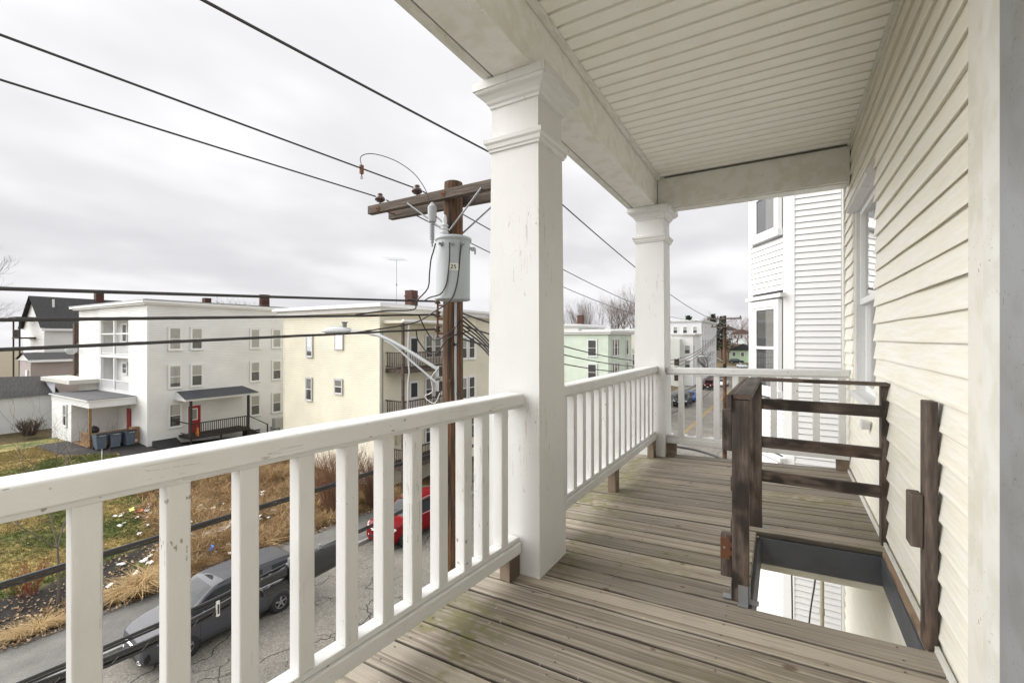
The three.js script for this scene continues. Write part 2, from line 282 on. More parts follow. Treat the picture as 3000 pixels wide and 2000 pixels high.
mesh('box', rb(-1.11, WALLX - 0.012, 1.335, CY + 0.2, -4.96, -4.765, 0.004), std([0.78, 0.79, 0.77], 0.5, { map: tGrime, bumpMap: tPaintB, bumpScale: 0.001 }), beam2);
mesh('drip_edge', be(-1.06, WALLX - 0.03, 1.325, 1.334, -4.94, -4.80), mTrim, beam2);
mesh('joint_strip', be(-1.04, WALLX - 0.03, CY - 0.016, CY - 0.003, -4.763, -4.752), std([0.12, 0.12, 0.11], 0.8), beam2);

// ---------- columns ----------
function sq(prof) { const g0 = new THREE.LatheGeometry(prof.map(([r, y]) => new THREE.Vector2(r * Math.SQRT2, y)), 4); g0.rotateY(Math.PI / 4); const g = g0.toNonIndexed(); g.computeVertexNormals(); return uvm(g, 'y'); }
function column(cx, cz, label) {
  const t = thing('porch_column', label, 'column', [cx, -1.2, cz], 0, 'white porch columns');
  mesh('shaft', sq([[0.152, -0.02], [0.1585, 0], [0.157, 0.3], [0.142, 2.19], [0.142, 2.2]]), mPaint, t);
  mesh('neck_moulding', sq([[0.14, 2.185], [0.152, 2.188], [0.153, 2.198], [0.160, 2.204], [0.163, 2.222], [0.172, 2.232], [0.174, 2.252], [0.166, 2.258], [0.139, 2.26]]), mPaint, t);
  mesh('neck', sq([[0.1405, 2.262], [0.1395, 2.425]]), mPaint, t);
  mesh('capital', sq([[0.138, 2.42], [0.148, 2.422], [0.150, 2.436], [0.160, 2.444], [0.166, 2.458], [0.182, 2.476], [0.200, 2.486], [0.205, 2.492], [0.207, 2.50], [0.215, 2.502], [0.216, 2.543], [0.15, 2.5445]]), mPaint, t);
  return t;
}
column(-1.198, -2.152, 'near white square porch column with moulded capital');
column(-1.182, -4.85, 'far white square porch column at the porch corner');

// ---------- railings ----------
const tChip = tPaint;
function railing(label, p0, p1, yt, yb, bal, o = {}) {
  const dx = p1[0] - p0[0], dz = p1[1] - p0[1], L = Math.hypot(dx, dz);
  const t = thing('porch_railing', label, 'railing', [p0[0], 0, p0[1]], Math.atan2(-dz, dx));
  const w = o.w || 0.112, mat = o.mat || mPaint, slope = o.slope || 0;
  const S = g => { if (slope) { const p = g.attributes.position; for (let i = 0; i < p.count; i++) p.setY(i, p.getY(i) + slope * p.getX(i)); } return g; };
  // top rail: bevelled cap with a small lip below, subdivided and very slightly uneven
  const top = new THREE.Shape(); const hw = w / 2;
  top.moveTo(-hw, -0.052); top.lineTo(-hw, -0.012); top.quadraticCurveTo(-hw, -0.002, -hw + 0.012, 0); top.lineTo(hw - 0.012, 0); top.quadraticCurveTo(hw, -0.002, hw, -0.012); top.lineTo(hw, -0.052); top.quadraticCurveTo(hw, -0.057, hw - 0.008, -0.058); top.lineTo(-hw + 0.008, -0.058); top.quadraticCurveTo(-hw, -0.057, -hw, -0.052);
  let g = new THREE.ExtrudeGeometry(top, { depth: L, bevelEnabled: false, steps: Math.max(2, Math.round(L / 0.04)), curveSegments: 4 });
  g.rotateY(Math.PI / 2); g.translate(0, yt, 0);
  { const p = g.attributes.position; for (let i = 0; i < p.count; i++) { const x = p.getX(i); p.setY(i, p.getY(i) + 0.0022 * (vn(x * 5, o.seed || 1, 3) - 0.5)); p.setZ(i, p.getZ(i) + 0.003 * (vn(x * 4, p.getY(i) * 30, 5) - 0.5)); } }
  mesh('top_rail', S(uvm(g, 'x', (o.seed || 0) * 0.31)), mat, t);
  mesh('under_rail', S(rb(0, L, yt - 0.074, yt - 0.0585, -0.034, 0.034, 0.002)), mat, t);
  mesh('bottom_rail', S(rb(0, L, yb, yb + 0.056, -0.043, 0.043, 0.006)), mat, t);
  mesh('shoe_rail', S(rb(0, L, yb + 0.0565, yb + 0.079, -0.030, 0.028, 0.004)), mat, t);
  const y0 = yb + 0.078, y1 = yt - 0.073;
  bal.forEach((b, i) => { const bg = uvm(rb(-0.0255, 0.0255, y0, y1, -0.028, 0.028, 0.005, 2, 'y'), 'y', i * 1.37 + (o.seed || 0) * 0.7, i * 0.29); const m = mesh('baluster', bg, mat, t); m.position.set(b, slope * b, 0); m.rotation.y = 0.02 * Math.sin(i * 7.1); });
  for (const b of o.blocks || []) mesh('support_block', rb(b - 0.045, b + 0.045, -1.205, yb - 0.001 + slope * b, -0.03, 0.034, 0.004, 2, 'x'), o.blockMat || mPaint, t);
  return t;
}
const tBlk = std([0.72, 0.79, 0.90], 0.85, { map: tLum2() });
{ // near railing, angled a little outwards towards the camera
  const dir = [0.075, -0.997], e = [-1.123 - 0.056, -1.985], L = 2.75, p0 = [e[0] - dir[0] * L, e[1] - dir[1] * L];
  const zs = []; for (let k = 0; k < 5; k++) zs.push(0.48 - 0.16 * k); zs.push(-0.335, -0.50, -0.663, -0.827, -0.984, -1.135, -1.272, -1.416, -1.569, -1.693, -1.841);
  railing('near white railing between the camera and the near column', p0, e, -0.28, -1.09, zs.map(z => (p0[1] - z + 0.024) / 0.997), { seed: 3, blocks: [L - 0.047], blockMat: tBlk });
}
{
  const p0 = [-1.155, -2.312], p1 = [-1.145, -4.69];
  const zs = []; for (let z = -2.353; z > -4.64; z -= 0.1495) zs.push(z);
  railing('middle white railing between the two porch columns', p0, p1, -0.284, -1.03, zs.map(z => p0[1] - z), { seed: 6, blocks: [1.15, 2.33], blockMat: tBlk });
}
{
  const p0 = [-1.022, -4.80], p1 = [0.486, -4.80]; const xs = [-0.885, -0.715, -0.555, -0.39, -0.235, -0.075, 0.092, 0.25, 0.435];
  railing('far end railing in grey white paint, from corner column to house wall', p0, p1, -0.302, -1.07, xs.map(x => x - p0[0]), { seed: 9, slope: 0.019, w: 0.09, blocks: [0.045, 1.46], blockMat: tBlk });
}

// ---------- hatch guard ----------
const dkuv = (g, a, s) => uvm(g, a, s * 0.37, s * 0.71);
{
  const t = thing('hatch_guard', 'dark weathered wood guard rail around the open floor hatch', 'guard rail');
  let k = 1; const P = (n, x0, x1, y0, y1, z0, z1, a) => mesh(n, dkuv(rb(x0, x1, y0, y1, z0, z1, 0.004), a || long(x1 - x0, y1 - y0, z1 - z0), k++), mDark, t);
  P('post', -0.196, -0.128, -1.164, -0.272, -2.262, -2.222);
  P('post', -0.196, -0.112, -1.164, -0.272, -3.20, -3.155);
  P('post', 0.462, 0.497, -1.140, -0.262, -3.235, -3.165);
  P('cap', -0.193, -0.118, -0.270, -0.247, -3.22, -2.214, 'z');
  P('cap', -0.214, -0.1945, -0.320, -0.249, -3.2, -2.20, 'z');
  P('rail', -0.112, 0.490, -0.262, -0.243, -3.20, -3.13, 'x');
  P('rail', -0.112, 0.462, -0.437, -0.372, -3.195, -3.165, 'x');
  P('rail', -0.112, 0.462, -0.672, -0.606, -3.195, -3.165, 'x');
  P('rail', -0.112, 0.462, -0.880, -0.815, -3.195, -3.165, 'x');
  P('block', -0.238, -0.197, -0.508, -0.325, -2.285, -2.245, 'y');
  P('side_rail', -0.2145, -0.197, -0.727, -0.660, -3.19, -2.37, 'z');
  P('side_rail', -0.2145, -0.197, -0.93, -0.862, -3.19, -2.37, 'z');
  P('block', -0.244, -0.197, -1.078, -0.886, -2.285, -2.245, 'y');
  const plate = prism([[-0.244, -0.993], [-0.206, -0.997], [-0.206, -0.978], [-0.192, -0.976], [-0.192, -0.955], [-0.204, -0.953], [-0.204, -0.94], [-0.192, -0.938], [-0.194, -0.918], [-0.206, -0.916], [-0.206, -0.90], [-0.244, -0.904]], -2.2445, -2.2405);
  mesh('hinge', plate, mRust, t);
  mesh('screw', xf(new THREE.CylinderGeometry(0.005, 0.005, 0.002, 10), [-0.228, -0.945, -2.2395], 0, Math.PI / 2), mGalv, t);
  const br = (x, z, ry) => { const b = [be(-0.02, 0.02, 0, 0.075, -0.002, 0.001), be(-0.02, 0.02, 0.0, 0.003, 0.0015, 0.035)]; mesh('bracket', merge(b), mGalv, t).position.set(x, -1.163, z); t.children[t.children.length - 1].rotation.y = ry; };
  br(-0.150, -2.2195, 0); br(-0.1255, -2.242, Math.PI / 2); br(-0.199, -2.242, -Math.PI / 2); br(-0.109, -3.178, Math.PI / 2);
}
{
  const t = thing('latch_post', 'single dark wood post with a block, fixed to the siding', 'post'); let k = 20;
  mesh('post', dkuv(rb(0.445, 0.482, -1.14, -0.232, -2.262, -2.195, 0.004), 'y', k++), mDark, t);
  mesh('block', dkuv(rb(0.405, 0.444, -0.775, -0.58, -2.275, -2.20, 0.006), 'y', k++), std([1, 1, 1], 0.8, { map: tArm }), t);
}

// ---------- the house that carries the porch ----------
const house = thing('porch_house', 'cream vinyl sided house wall beside the porch, with a window and door casing', 'house');
{
  const wx = WALLX, E = 0.1075, Y0 = -0.018, WZ0 = -4.62, WZ1 = -3.59, WY0 = -0.47, WY1 = 1.15, ZC = -5.14, ZD = -1.88;
  const wall = mesh('wall', merge([be(wx + 0.004, wx + 0.3, -9.8, CY + 0.3, ZC, WZ0), be(wx + 0.004, wx + 0.3, -9.8, WY0, WZ0, WZ1), be(wx + 0.004, wx + 0.3, WY1, CY + 0.3, WZ0, WZ1), be(wx + 0.004, wx + 0.3, -9.8, CY + 0.3, WZ1, -1.6), be(wx + 0.1, wx + 0.3, -9.8, CY + 0.3, -1.6, -0.8), be(wx + 0.004, wx + 0.3, -9.8, CY + 0.3, -0.8, 4), be(wx + 0.3, wx + 6, -9.8, CY + 0.3, ZC, ZC + 0.2), be(wx + 0.3, wx + 6, -9.8, CY + 0.3, 3.8, 4)]), mVinyl, house);
  const r = rng(91), prof = [[0.004, 0.007], [-0.0115, 0.007], [-0.0125, 0.001], [-0.0155, 0], [-0.0165, 0.004], [-0.0155, 0.013], [-0.013, 0.022], [0.0005, E + 0.009], [0.004, E + 0.009]];
  const cache = {};
  const course = (z0, z1, y, j) => {
    const key = (z1 - z0).toFixed(3) + '_' + j;
    if (!cache[key]) { const n = Math.max(1, Math.round((z1 - z0) / 0.12)), s = new THREE.Shape(prof.map(p => new THREE.Vector2(...p))); const g = new THREE.ExtrudeGeometry(s, { depth: z1 - z0, bevelEnabled: false, steps: n }); const p = g.attributes.position; for (let i = 0; i < p.count; i++) { const z = p.getZ(i); p.setX(i, p.getX(i) + 0.0045 * (vn(z * 3 + j * 5, j, 8) - 0.5)); p.setY(i, p.getY(i) + 0.004 * (vn(z * 2.5 + j * 9, j, 18) - 0.5)); } g.computeVertexNormals(); cache[key] = uvm(g, 'z', j * 0.37, j * 0.53); }
    const m = mesh('siding_board', cache[key], mVinyl, wall); m.position.set(wx, y, z0); return m;
  };
  for (let k = -12; k < 16; k++) {
    const y = Y0 + k * E; if (y > CY) break; const y1 = y + E;
    const segs = []; if (y1 > WY0 && y < WY1) segs.push([ZC, WZ0 - 0.015], [WZ1 + 0.012, ZD]); else segs.push([ZC, ZD]);
    for (const [a, b] of segs) { if (b - a > 1 && (k + 40) % 2 === 0 && r() < 0.75) { const m = -3.3 + 1.1 * r(); course(a, m, y, k + 40); course(m + 0.001, b, y, k + 90).position.x -= 0.0022; } else course(a, b, y, k + 40); }
    if (k > -12) course(-0.82, 1.6, y, k + 40);
  }
  mesh('lower_siding', xf(lap(0, 1.6 - ZC, -9.8, -1.33, 0.1075, 0.014), [wx, 0, ZC], -Math.PI / 2), mVinyl, wall);
  mesh('end_siding', xf(lap(0, 6, -9.8, CY + 0.2, 0.1075, 0.014), [wx + 6, 0, ZC], Math.PI), mVinyl, wall);
  mesh('base_strip', be(wx - 0.028, wx - 0.016, -1.15, -1.118, ZC, -1.9, 'z'), mTrim, house);
  mesh('corner_trim', be(wx - 0.022, wx + 0.03, -9.8, CY, ZC - 0.03, ZC + 0.005, 'y'), mTrim, house);
  // the window that opens on the porch
  const w = mesh('window', merge([be(wx + 0.004, wx + 0.10, WY0, WY1, WZ0, WZ0 + 0.10, 'y'), be(wx + 0.004, wx + 0.10, WY0, WY1, WZ1 - 0.05, WZ1, 'y'), be(wx + 0.002, wx + 0.10, WY1 - 0.14, WY1, WZ0 + 0.1, WZ1 - 0.05, 'z'), be(wx - 0.03, wx + 0.10, WY0, WY0 + 0.05, WZ0 + 0.05, WZ1 - 0.02, 'z')]), mPaint, house);
  mesh('head_moulding', prism([[wx + 0.003, WY1 - 0.13], [wx - 0.045, WY1 - 0.115], [wx - 0.055, WY1 - 0.10], [wx + 0.003, WY1 - 0.005]], WZ0 - 0.02, WZ1 + 0.004), mPaint, w);
  const fr = (n, x, y0, y1) => mesh(n, merge([be(x, x + 0.03, y0, y0 + 0.045, WZ0 + 0.1, WZ1 - 0.05, 'z'), be(x, x + 0.03, y1 - 0.04, y1, WZ0 + 0.1, WZ1 - 0.05, 'z'), be(x, x + 0.03, y0 + 0.045, y1 - 0.04, WZ0 + 0.1, WZ0 + 0.145, 'y'), be(x, x + 0.03, y0 + 0.045, y1 - 0.04, WZ1 - 0.095, WZ1 - 0.05, 'y')]), mPlainWhite, w);
  fr('upper_sash', wx + 0.028, 0.265, WY1 - 0.14); fr('lower_sash', wx + 0.062, WY0 + 0.05, 0.30);
  mesh('upper_pane', be(wx + 0.041, wx + 0.044, 0.31, WY1 - 0.18, WZ0 + 0.145, WZ1 - 0.095), glassPane, w);
  mesh('lower_pane', be(wx + 0.075, wx + 0.078, WY0 + 0.095, 0.26, WZ0 + 0.145, WZ1 - 0.095), glassPane, w);
  // net curtain in the upper half, room beyond
  const cg = new THREE.PlaneGeometry(WZ1 - WZ0 - 0.2, 1.35, 60, 1); { const p = cg.attributes.position; for (let i = 0; i < p.count; i++) p.setZ(i, 0.012 * Math.sin(p.getX(i) * 60)); cg.computeVertexNormals(); }
  mesh('curtain', xf(cg, [wx + 0.16, 0.36, (WZ0 + WZ1) / 2], -Math.PI / 2), std([0.62, 0.62, 0.60], 0.9, DS), w);
  mesh('room', be(wx + 0.45, wx + 0.47, WY0 - 0.3, WY1 + 0.3, WZ0 - 0.3, WZ1 + 0.3), std([0.14, 0.13, 0.12], 0.9), w);
  mesh('vent_box', rb(wx - 0.06, wx - 0.012, -0.60, -0.545, -3.80, -3.72, 0.006), mPaint, house);
  // door casing and storm door at the right edge of the view
  const dc = mesh('door_casing', rb(wx - 0.022, wx + 0.02, -1.13, CY - 0.01, -1.878, -1.722, 0.006, 2, 'y'), std([0.80, 0.79, 0.75], 0.5, { map: tGrime }), house);
  mesh('casing_board', rb(wx - 0.036, wx + 0.02, -1.13, CY - 0.01, -1.719, -1.575, 0.016, 4, 'y'), mTrim, dc);
  const sd = mesh('storm_door', rb(wx - 0.048, wx + 0.01, -1.12, CY - 0.02, -1.57, -0.84, 0.02, 4, 'y'), std([0.26, 0.272, 0.295], 0.35, { map: tGrime, bumpMap: tPaintB, bumpScale: 0.0008 }), house);
  // lower floor window seen through the hatch
  const lw = mesh('window', merge([be(wx - 0.03, wx + 0.01, -4.5, -2.5, -4.60, -4.48, 'y'), be(wx - 0.03, wx + 0.01, -4.5, -2.5, -3.70, -3.58, 'y'), be(wx - 0.03, wx + 0.01, -2.62, -2.5, -4.48, -3.70, 'z'), be(wx - 0.03, wx + 0.01, -4.5, -4.42, -4.48, -3.70, 'z')]), mPaint, house);
  mesh('pane', be(wx - 0.018, wx - 0.016, -4.42, -2.62, -4.48, -3.70), std([0.10, 0.095, 0.08], 0.15), lw);
}

// =====================================================================
// GROUND, ROAD, PAVEMENTS
// =====================================================================
const GY = -9.8;
const roadC = z => (z > -50 ? -11.7 + (-z - 8.5) * 0.0706 : -8.77 + (-z - 50) * 0.0075);
const HW = 5.9;                                    // half width of the carriageway
const kerbX = z => roadC(z) - HW, backX = z => kerbX(z) - 2.85;
const rise = z => lerp(0.108, 0.07, sm(-12, -25, z)) * lerp(1, 0.55, sm(-30, -60, z));
function gy(x, z) {
  const b = backX(z); let y = GY + 0.13;
  if (x < b) y += Math.min(b - x, 20) * rise(z) + 0.07 * (fbm(x * 0.5 + 50, z * 0.5 + 50, 5, 3) - 0.5) * sm(0, 1.5, b - x);
  const far = Math.max(0, -z - 175); y += 9 * sm(0, 130, far);
  return y;
}
function grid(x0, x1, z0, z1, nx, nz, f) {
  const P = [], U = [], I = []; for (let j = 0; j <= nz; j++) for (let i = 0; i <= nx; i++) { const [x, y, z] = f(lerp(x0, x1, i / nx), lerp(z0, z1, j / nz)); P.push(x, y, z); U.push(x, z); }
  for (let j = 0; j < nz; j++) for (let i = 0; i < nx; i++) { const a = j * (nx + 1) + i, b = a + 1, c = a + nx + 1, d = c + 1; I.push(a, c, b, b, c, d); }
  const g = new THREE.BufferGeometry(); g.setAttribute('position', new THREE.Float32BufferAttribute(P, 3)); g.setAttribute('uv', new THREE.Float32BufferAttribute(U, 2)); g.setIndex(I); g.computeVertexNormals(); if (g.attributes.normal.getY(0) < 0) { const ix = g.index.array; for (let i = 0; i < ix.length; i += 3) { const t = ix[i]; ix[i] = ix[i + 1]; ix[i + 1] = t; } g.computeVertexNormals(); } return g;
}
const sset = o => { o.userData.kind = 'structure'; return o; };
// rough grass for the wide ground
const tGround = tex(512, 512, (u, v) => { const n = fbm(u * 5, v * 5, 201, 5, 5, 5), f = vn(u * 200, v * 200, 205, 200, 200); let c = mix3([0.30, 0.28, 0.16], [0.44, 0.37, 0.25], n); const k = 0.75 + 0.5 * f; return [c[0] * k, c[1] * k, c[2] * k]; }, { rx: 0.16, ry: 0.16 });
const sink = (x, z) => (x > backX(z) - 0.4 ? -0.45 : x > -50 && z > -27 ? -0.3 : -0.02);
sset(mesh('ground', grid(-520, 420, 120, -720, 235, 210, (x, z) => [x, gy(Math.min(x, 0), z) + sink(x, z), z]), std([1, 1, 1], 0.95, { map: tGround })));

// leaf-littered woodland floor of the far rise
const tHill = tex(256, 256, (u, v) => { const n = fbm(u * 6, v * 6, 241, 5, 6, 6), f = vn(u * 120, v * 120, 243, 120, 120); const k = 0.6 + 0.6 * f; return mix3([0.20, 0.15, 0.11], [0.36, 0.30, 0.20], n).map(q => q * k); }, { rx: 0.12, ry: 0.12 });
sset(mesh('hill', grid(-110, 60, -196, -420, 60, 60, (x, z) => [x, gy(Math.min(x, 0), z) + 0.06 + 2.0 * (fbm(x * 0.03 + 7, z * 0.03, 33, 3) - 0.4) * sm(-196, -230, z), z]), std([1, 1, 1], 0.95, { map: tHill })));
// asphalt with aggregate, patches and cracks
function crackField(N, list) { const d = new Float32Array(N * N); for (const [seed, x0, y0, ang, len, w] of list) { const r = rng(seed); let x = x0 * N, y = y0 * N, a = ang; for (let s = 0; s < len; s++) { a += (r() - 0.5) * 0.9; a = lerp(a, ang, 0.08); x += Math.cos(a); y += Math.sin(a); const ww = w * (0.6 + 0.8 * r()); for (let j = -3; j <= 3; j++) for (let i = -3; i <= 3; i++) { const q = Math.hypot(i, j); if (q > ww + 1) continue; const xx = ((Math.round(x + i) % N) + N) % N, yy = ((Math.round(y + j) % N) + N) % N; d[yy * N + xx] = Math.max(d[yy * N + xx], sm(ww + 1, ww - 0.5, q)); } if (r() < 0.004 && len > 200) { list.length < 60 && list.push([seed * 7 + s, x / N, y / N, a + (r() < 0.5 ? 1.2 : -1.2), len * 0.3, w * 0.7]); } } } return d; }
const RN = 1536, cl = []; { const r = rng(9); for (let i = 0; i < 24; i++) cl.push([100 + i * 13, r(), r(), (r() < 0.5 ? 0.2 : 1.5) + (r() - 0.5) * 1.2, 250 + 800 * r(), 0.9 + 1.3 * r()]); }
const cracks = crackField(RN, cl);
const asp = (base, tint) => (u, v, i, j) => {
  const n = fbm(u * 8, v * 8, 221, 4, 8, 8), f = vn(u * 500, v * 500, 223, 500, 500), g = vn(u * 230, v * 230, 227, 230, 230), st = fbm(u * 3, v * 14, 229, 3, 3, 14);
  let k = base * (0.86 + 0.22 * n + 0.12 * (st - 0.5)) + 0.16 * (f - 0.5) + 0.09 * (g - 0.5); let c = [k * tint[0], k * tint[1], k * tint[2]];
  return c;
};
const aspF = asp(0.465, [1, 0.965, 0.90]);
const tRoad = tex(RN, RN, (u, v, i, j) => { let c = aspF(u, v); const k = cracks[j * RN + i]; return mix3(c, [0.15, 0.14, 0.13], 0.85 * k); }, { rx: 1 / 11, ry: 1 / 11 });
const mRoad = std([1, 1, 1], 0.92, { map: tRoad });
const tWalk = tex(512, 512, (u, v) => { const n = fbm(u * 5, v * 5, 231, 4, 5, 5), f = vn(u * 240, v * 240, 233, 240, 240); const k = 0.435 * (0.85 + 0.3 * n) + 0.12 * (f - 0.5); return [k, k * 0.985, k * 0.95]; }, { rx: 1 / 3, ry: 1 / 3 });
const mWalk = std([1, 1, 1], 0.92, { map: tWalk });
const strip = (xa, xb, y, z0, z1, n, nx = 1) => grid(0, 1, z0, z1, nx, n, (t, z) => [lerp(xa(z), xb(z), t), typeof y === 'function' ? y(z) : y, z]);
sset(mesh('road', strip(z => kerbX(z), z => roadC(z) + HW, GY, 60, -178, 120), mRoad));
sset(mesh('side_road', grid(-2.6, 60, -18, -33, 4, 4, (x, z) => [x + (z + 18) * -0.03, GY + 0.004, z]), mRoad));
sset(mesh('far_pavement', strip(z => backX(z) - 0.05, z => kerbX(z) - 0.15, GY + 0.13, 40, -170, 100), mWalk));
{ // granite kerbs and near pavement
  const k = (name, xa, xb, z0, z1) => { const n = 80, P = [[], []]; const g = merge([strip(xa, xb, GY + 0.135, z0, z1, n), grid(0, 1, z0, z1, 1, n, (t, z) => [xb(z), lerp(GY + 0.135, GY - 0.1, t), z]), grid(0, 1, z0, z1, 1, n, (t, z) => [xa(z), lerp(GY + 0.135, GY - 0.1, t), z])]); return sset(mesh(name, g, std([0.52, 0.51, 0.49], 0.85, { map: tSpeck, ...DS }))); };
  k('kerb', z => kerbX(z) - 0.15, z => kerbX(z), 40, -170);
  k('kerb', z => roadC(z) + HW, z => roadC(z) + HW + 0.15, 40, -40);
  sset(mesh('near_pavement', strip(z => roadC(z) + HW + 0.15, z => roadC(z) + HW + 3.6, GY + 0.13, 40, -40, 60), mWalk));
}
{ // road markings
  const mY = std([0.62, 0.40, 0.08], 0.8, { map: tSpeck }), mW = std([0.70, 0.69, 0.66], 0.8, { map: tSpeck });
  const cm = struct('centre_line'); for (const o of [-0.16, 0.06]) mesh('yellow_line', strip(z => roadC(z) + o, z => roadC(z) + o + 0.11, GY + 0.005, 40, -176, 90), mY, cm);
  const cw = struct('crosswalk'); for (let i = 0; i < 9; i++) { const x = -14.2 + i * 1.32; mesh('crosswalk_bar', grid(x, x + 0.62, -46.4, -48.4, 1, 1, (a, z) => [a, GY + 0.006, z]), mW, cw); }
}
// the open lot across the street: lawn, bark mulch, dry weeds
const inPoly = (x, z, p) => { let c = false; for (let i = 0, j = p.length - 1; i < p.length; j = i++) if ((p[i][1] > z) !== (p[j][1] > z) && x < (p[j][0] - p[i][0]) * (z - p[i][1]) / (p[j][1] - p[i][1]) + p[i][0]) c = !c; return c; };
const DRIVE = [[-44.6, -9.7], [-39.8, -9.7], [-38.3, -12.15], [-35.4, -11.8], [-31.9, -22.5], [-38.5, -25], [-41, -14], [-44.6, -13.5]];
// cover at a point: [lawn, mulch, weeds]
function cover(x, z) {
  const b = backX(z), d = b - x, n = fbm(x * 0.9 + 80, z * 0.9 + 80, 301, 4);
  let m = sm(3.5, 2.9, d + 1.6 * (n - 0.5)) * sm(-8.2, -7.2, z + 1.6 * (n - 0.5)); m = Math.max(m, 0.9 * sm(0.75, 0.35, Math.abs(d - 3.2 + 0.25 * (z + 8))) * sm(-10.6, -9.6, z) * sm(0.35, 0.5, n + 0.1));
  let w = sm(-8.6, -10.4, z + 0.30 * (d - 5) + 2.0 * (n - 0.5)) * sm(13, 9.5, d + 2.5 * (n - 0.5) - 0.35 * (-z - 10));
  w = Math.max(w * (1 - m), sm(0.9, 0.35, Math.abs(d - 0.75) + 0.9 * (n - 0.5)) * sm(-10, -3, -Math.abs(z + 4) - 2) * 0.5);
  return { m, w, d, n };
}
{
  const X0 = -47, X1 = -19, Z0 = -23, Z1 = 7, N = 2048;
  const t = tex(N, N, (u, v) => {
    const x = lerp(X0, X1, u), z = lerp(Z1, Z0, v), c0 = cover(x, z);
    const f = vn(x * 60, z * 60, 311), g = fbm(x * 7, z * 7, 313, 3), p = fbm(x * 0.55 + 9, z * 0.55, 317, 4), st = vn(x * 26 + z * 8, z * 90, 319);
    let c = mix3([0.31, 0.345, 0.14], [0.58, 0.51, 0.30], sm(0.42, 0.70, p * 0.75 + g * 0.3)); c = mix3(c, [0.66, 0.56, 0.36], 0.55 * sm(0.55, 0.75, fbm(x * 1.1, z * 2.2 + 30, 323, 3)));
    let k = 0.72 + 0.32 * f + 0.26 * st; c = [c[0] * k, c[1] * k, c[2] * k];
    let wd = mix3([0.36, 0.26, 0.15], [0.60, 0.47, 0.29], 0.5 * st + 0.5 * g); k = 0.68 + 0.5 * f; wd = [wd[0] * k, wd[1] * k, wd[2] * k];
    c = mix3(c, wd, c0.w);
    let mu = mix3([0.055, 0.05, 0.048], [0.16, 0.135, 0.115], f * 0.6 + st * 0.4); if (vn(x * 34, z * 34, 331) > 0.93) mu = mix3(mu, [0.62, 0.52, 0.38], 0.7);
    c = mix3(c, mu, c0.m); if (c0.d < 0.45) c = mix3(c, [0.40, 0.34, 0.27], 0.6 * sm(0.45, 0.1, c0.d + 0.4 * (g - 0.5)));
    return c;
  });
  const g = grid(0, 1, Z1, Z0, 110, 110, (s, z) => { const x = lerp(backX(z) + 0.02, X0, s); return [x, gy(x, z) + (s < 0.01 ? -0.03 : 0.012), z]; });
  const p = g.attributes.position, uv = g.attributes.uv; for (let i = 0; i < p.count; i++) uv.setXY(i, (p.getX(i) - X0) / (X1 - X0), (p.getZ(i) - Z1) / (Z0 - Z1));
  sset(mesh('lawn', g, std([1, 1, 1], 0.95, { map: t, ...DS })));
  const dr = grid(-45, -31.5, -9.5, -25.2, 40, 40, (x, z) => [x, gy(x, z) + 0.03, z]); { // trim to the driveway outline
    const q = dr.toNonIndexed(), P = q.attributes.position, U = q.attributes.uv, np = [], nu = []; for (let i = 0; i < P.count; i += 3) { const cx = (P.getX(i) + P.getX(i + 1) + P.getX(i + 2)) / 3, cz = (P.getZ(i) + P.getZ(i + 1) + P.getZ(i + 2)) / 3; if (inPoly(cx, cz, DRIVE)) for (let k = 0; k < 3; k++) { np.push(P.getX(i + k), P.getY(i + k), P.getZ(i + k)); nu.push(U.getX(i + k), U.getY(i + k)); } }
    const G = new THREE.BufferGeometry(); G.setAttribute('position', new THREE.Float32BufferAttribute(np, 3)); G.setAttribute('uv', new THREE.Float32BufferAttribute(nu, 2)); G.computeVertexNormals();
    sset(mesh('driveway', G, std([0.22, 0.22, 0.225], 0.9, { map: tWalk, ...DS })));
  }
}

// =====================================================================
// BUILDINGS
// =====================================================================
const sid = (c, o = {}) => std(c, 0.55, { map: tGrime2, ...DS, ...o });
const tGrime2 = tex(256, 256, (u, v) => { const n = fbm(u * 4, v * 4, 161, 4, 4, 4); const k = 0.93 + 0.1 * n; return [k, k, k * 0.99]; }, { rx: 0.2, ry: 0.2 });
const mSidW = sid([0.84, 0.84, 0.84]), mSidCream = sid([0.80, 0.755, 0.62]), mSidGreen = sid([0.69, 0.775, 0.67]), mSidGrey = sid([0.60, 0.62, 0.68]), mSidTaupe = sid([0.38, 0.32, 0.30]);
const mTrimW = std([0.80, 0.80, 0.80], 0.5), mRoofD = std([0.10, 0.10, 0.105], 0.9, { map: tSpeck }), mShingle = std([0.42, 0.42, 0.43], 0.95, { map: tShing }), mFound = std([0.06, 0.06, 0.065], 0.85);
const mBlind = std([0.36, 0.36, 0.33], 0.8), mInside = std([0.035, 0.037, 0.042], 0.6), mCurt = std([0.22, 0.22, 0.21], 0.9);
const fx = (x, za, zb, y0, y1, e = 0.125, o = 0.034) => xf(lap(0, za - zb, y0, y1, e, o), [x, 0, za], Math.PI / 2);
const fz = (z, xa, xb, y0, y1, e = 0.125, o = 0.034) => xf(lap(xa, xb, y0, y1, e, o), [0, 0, z]);
const wc = {};
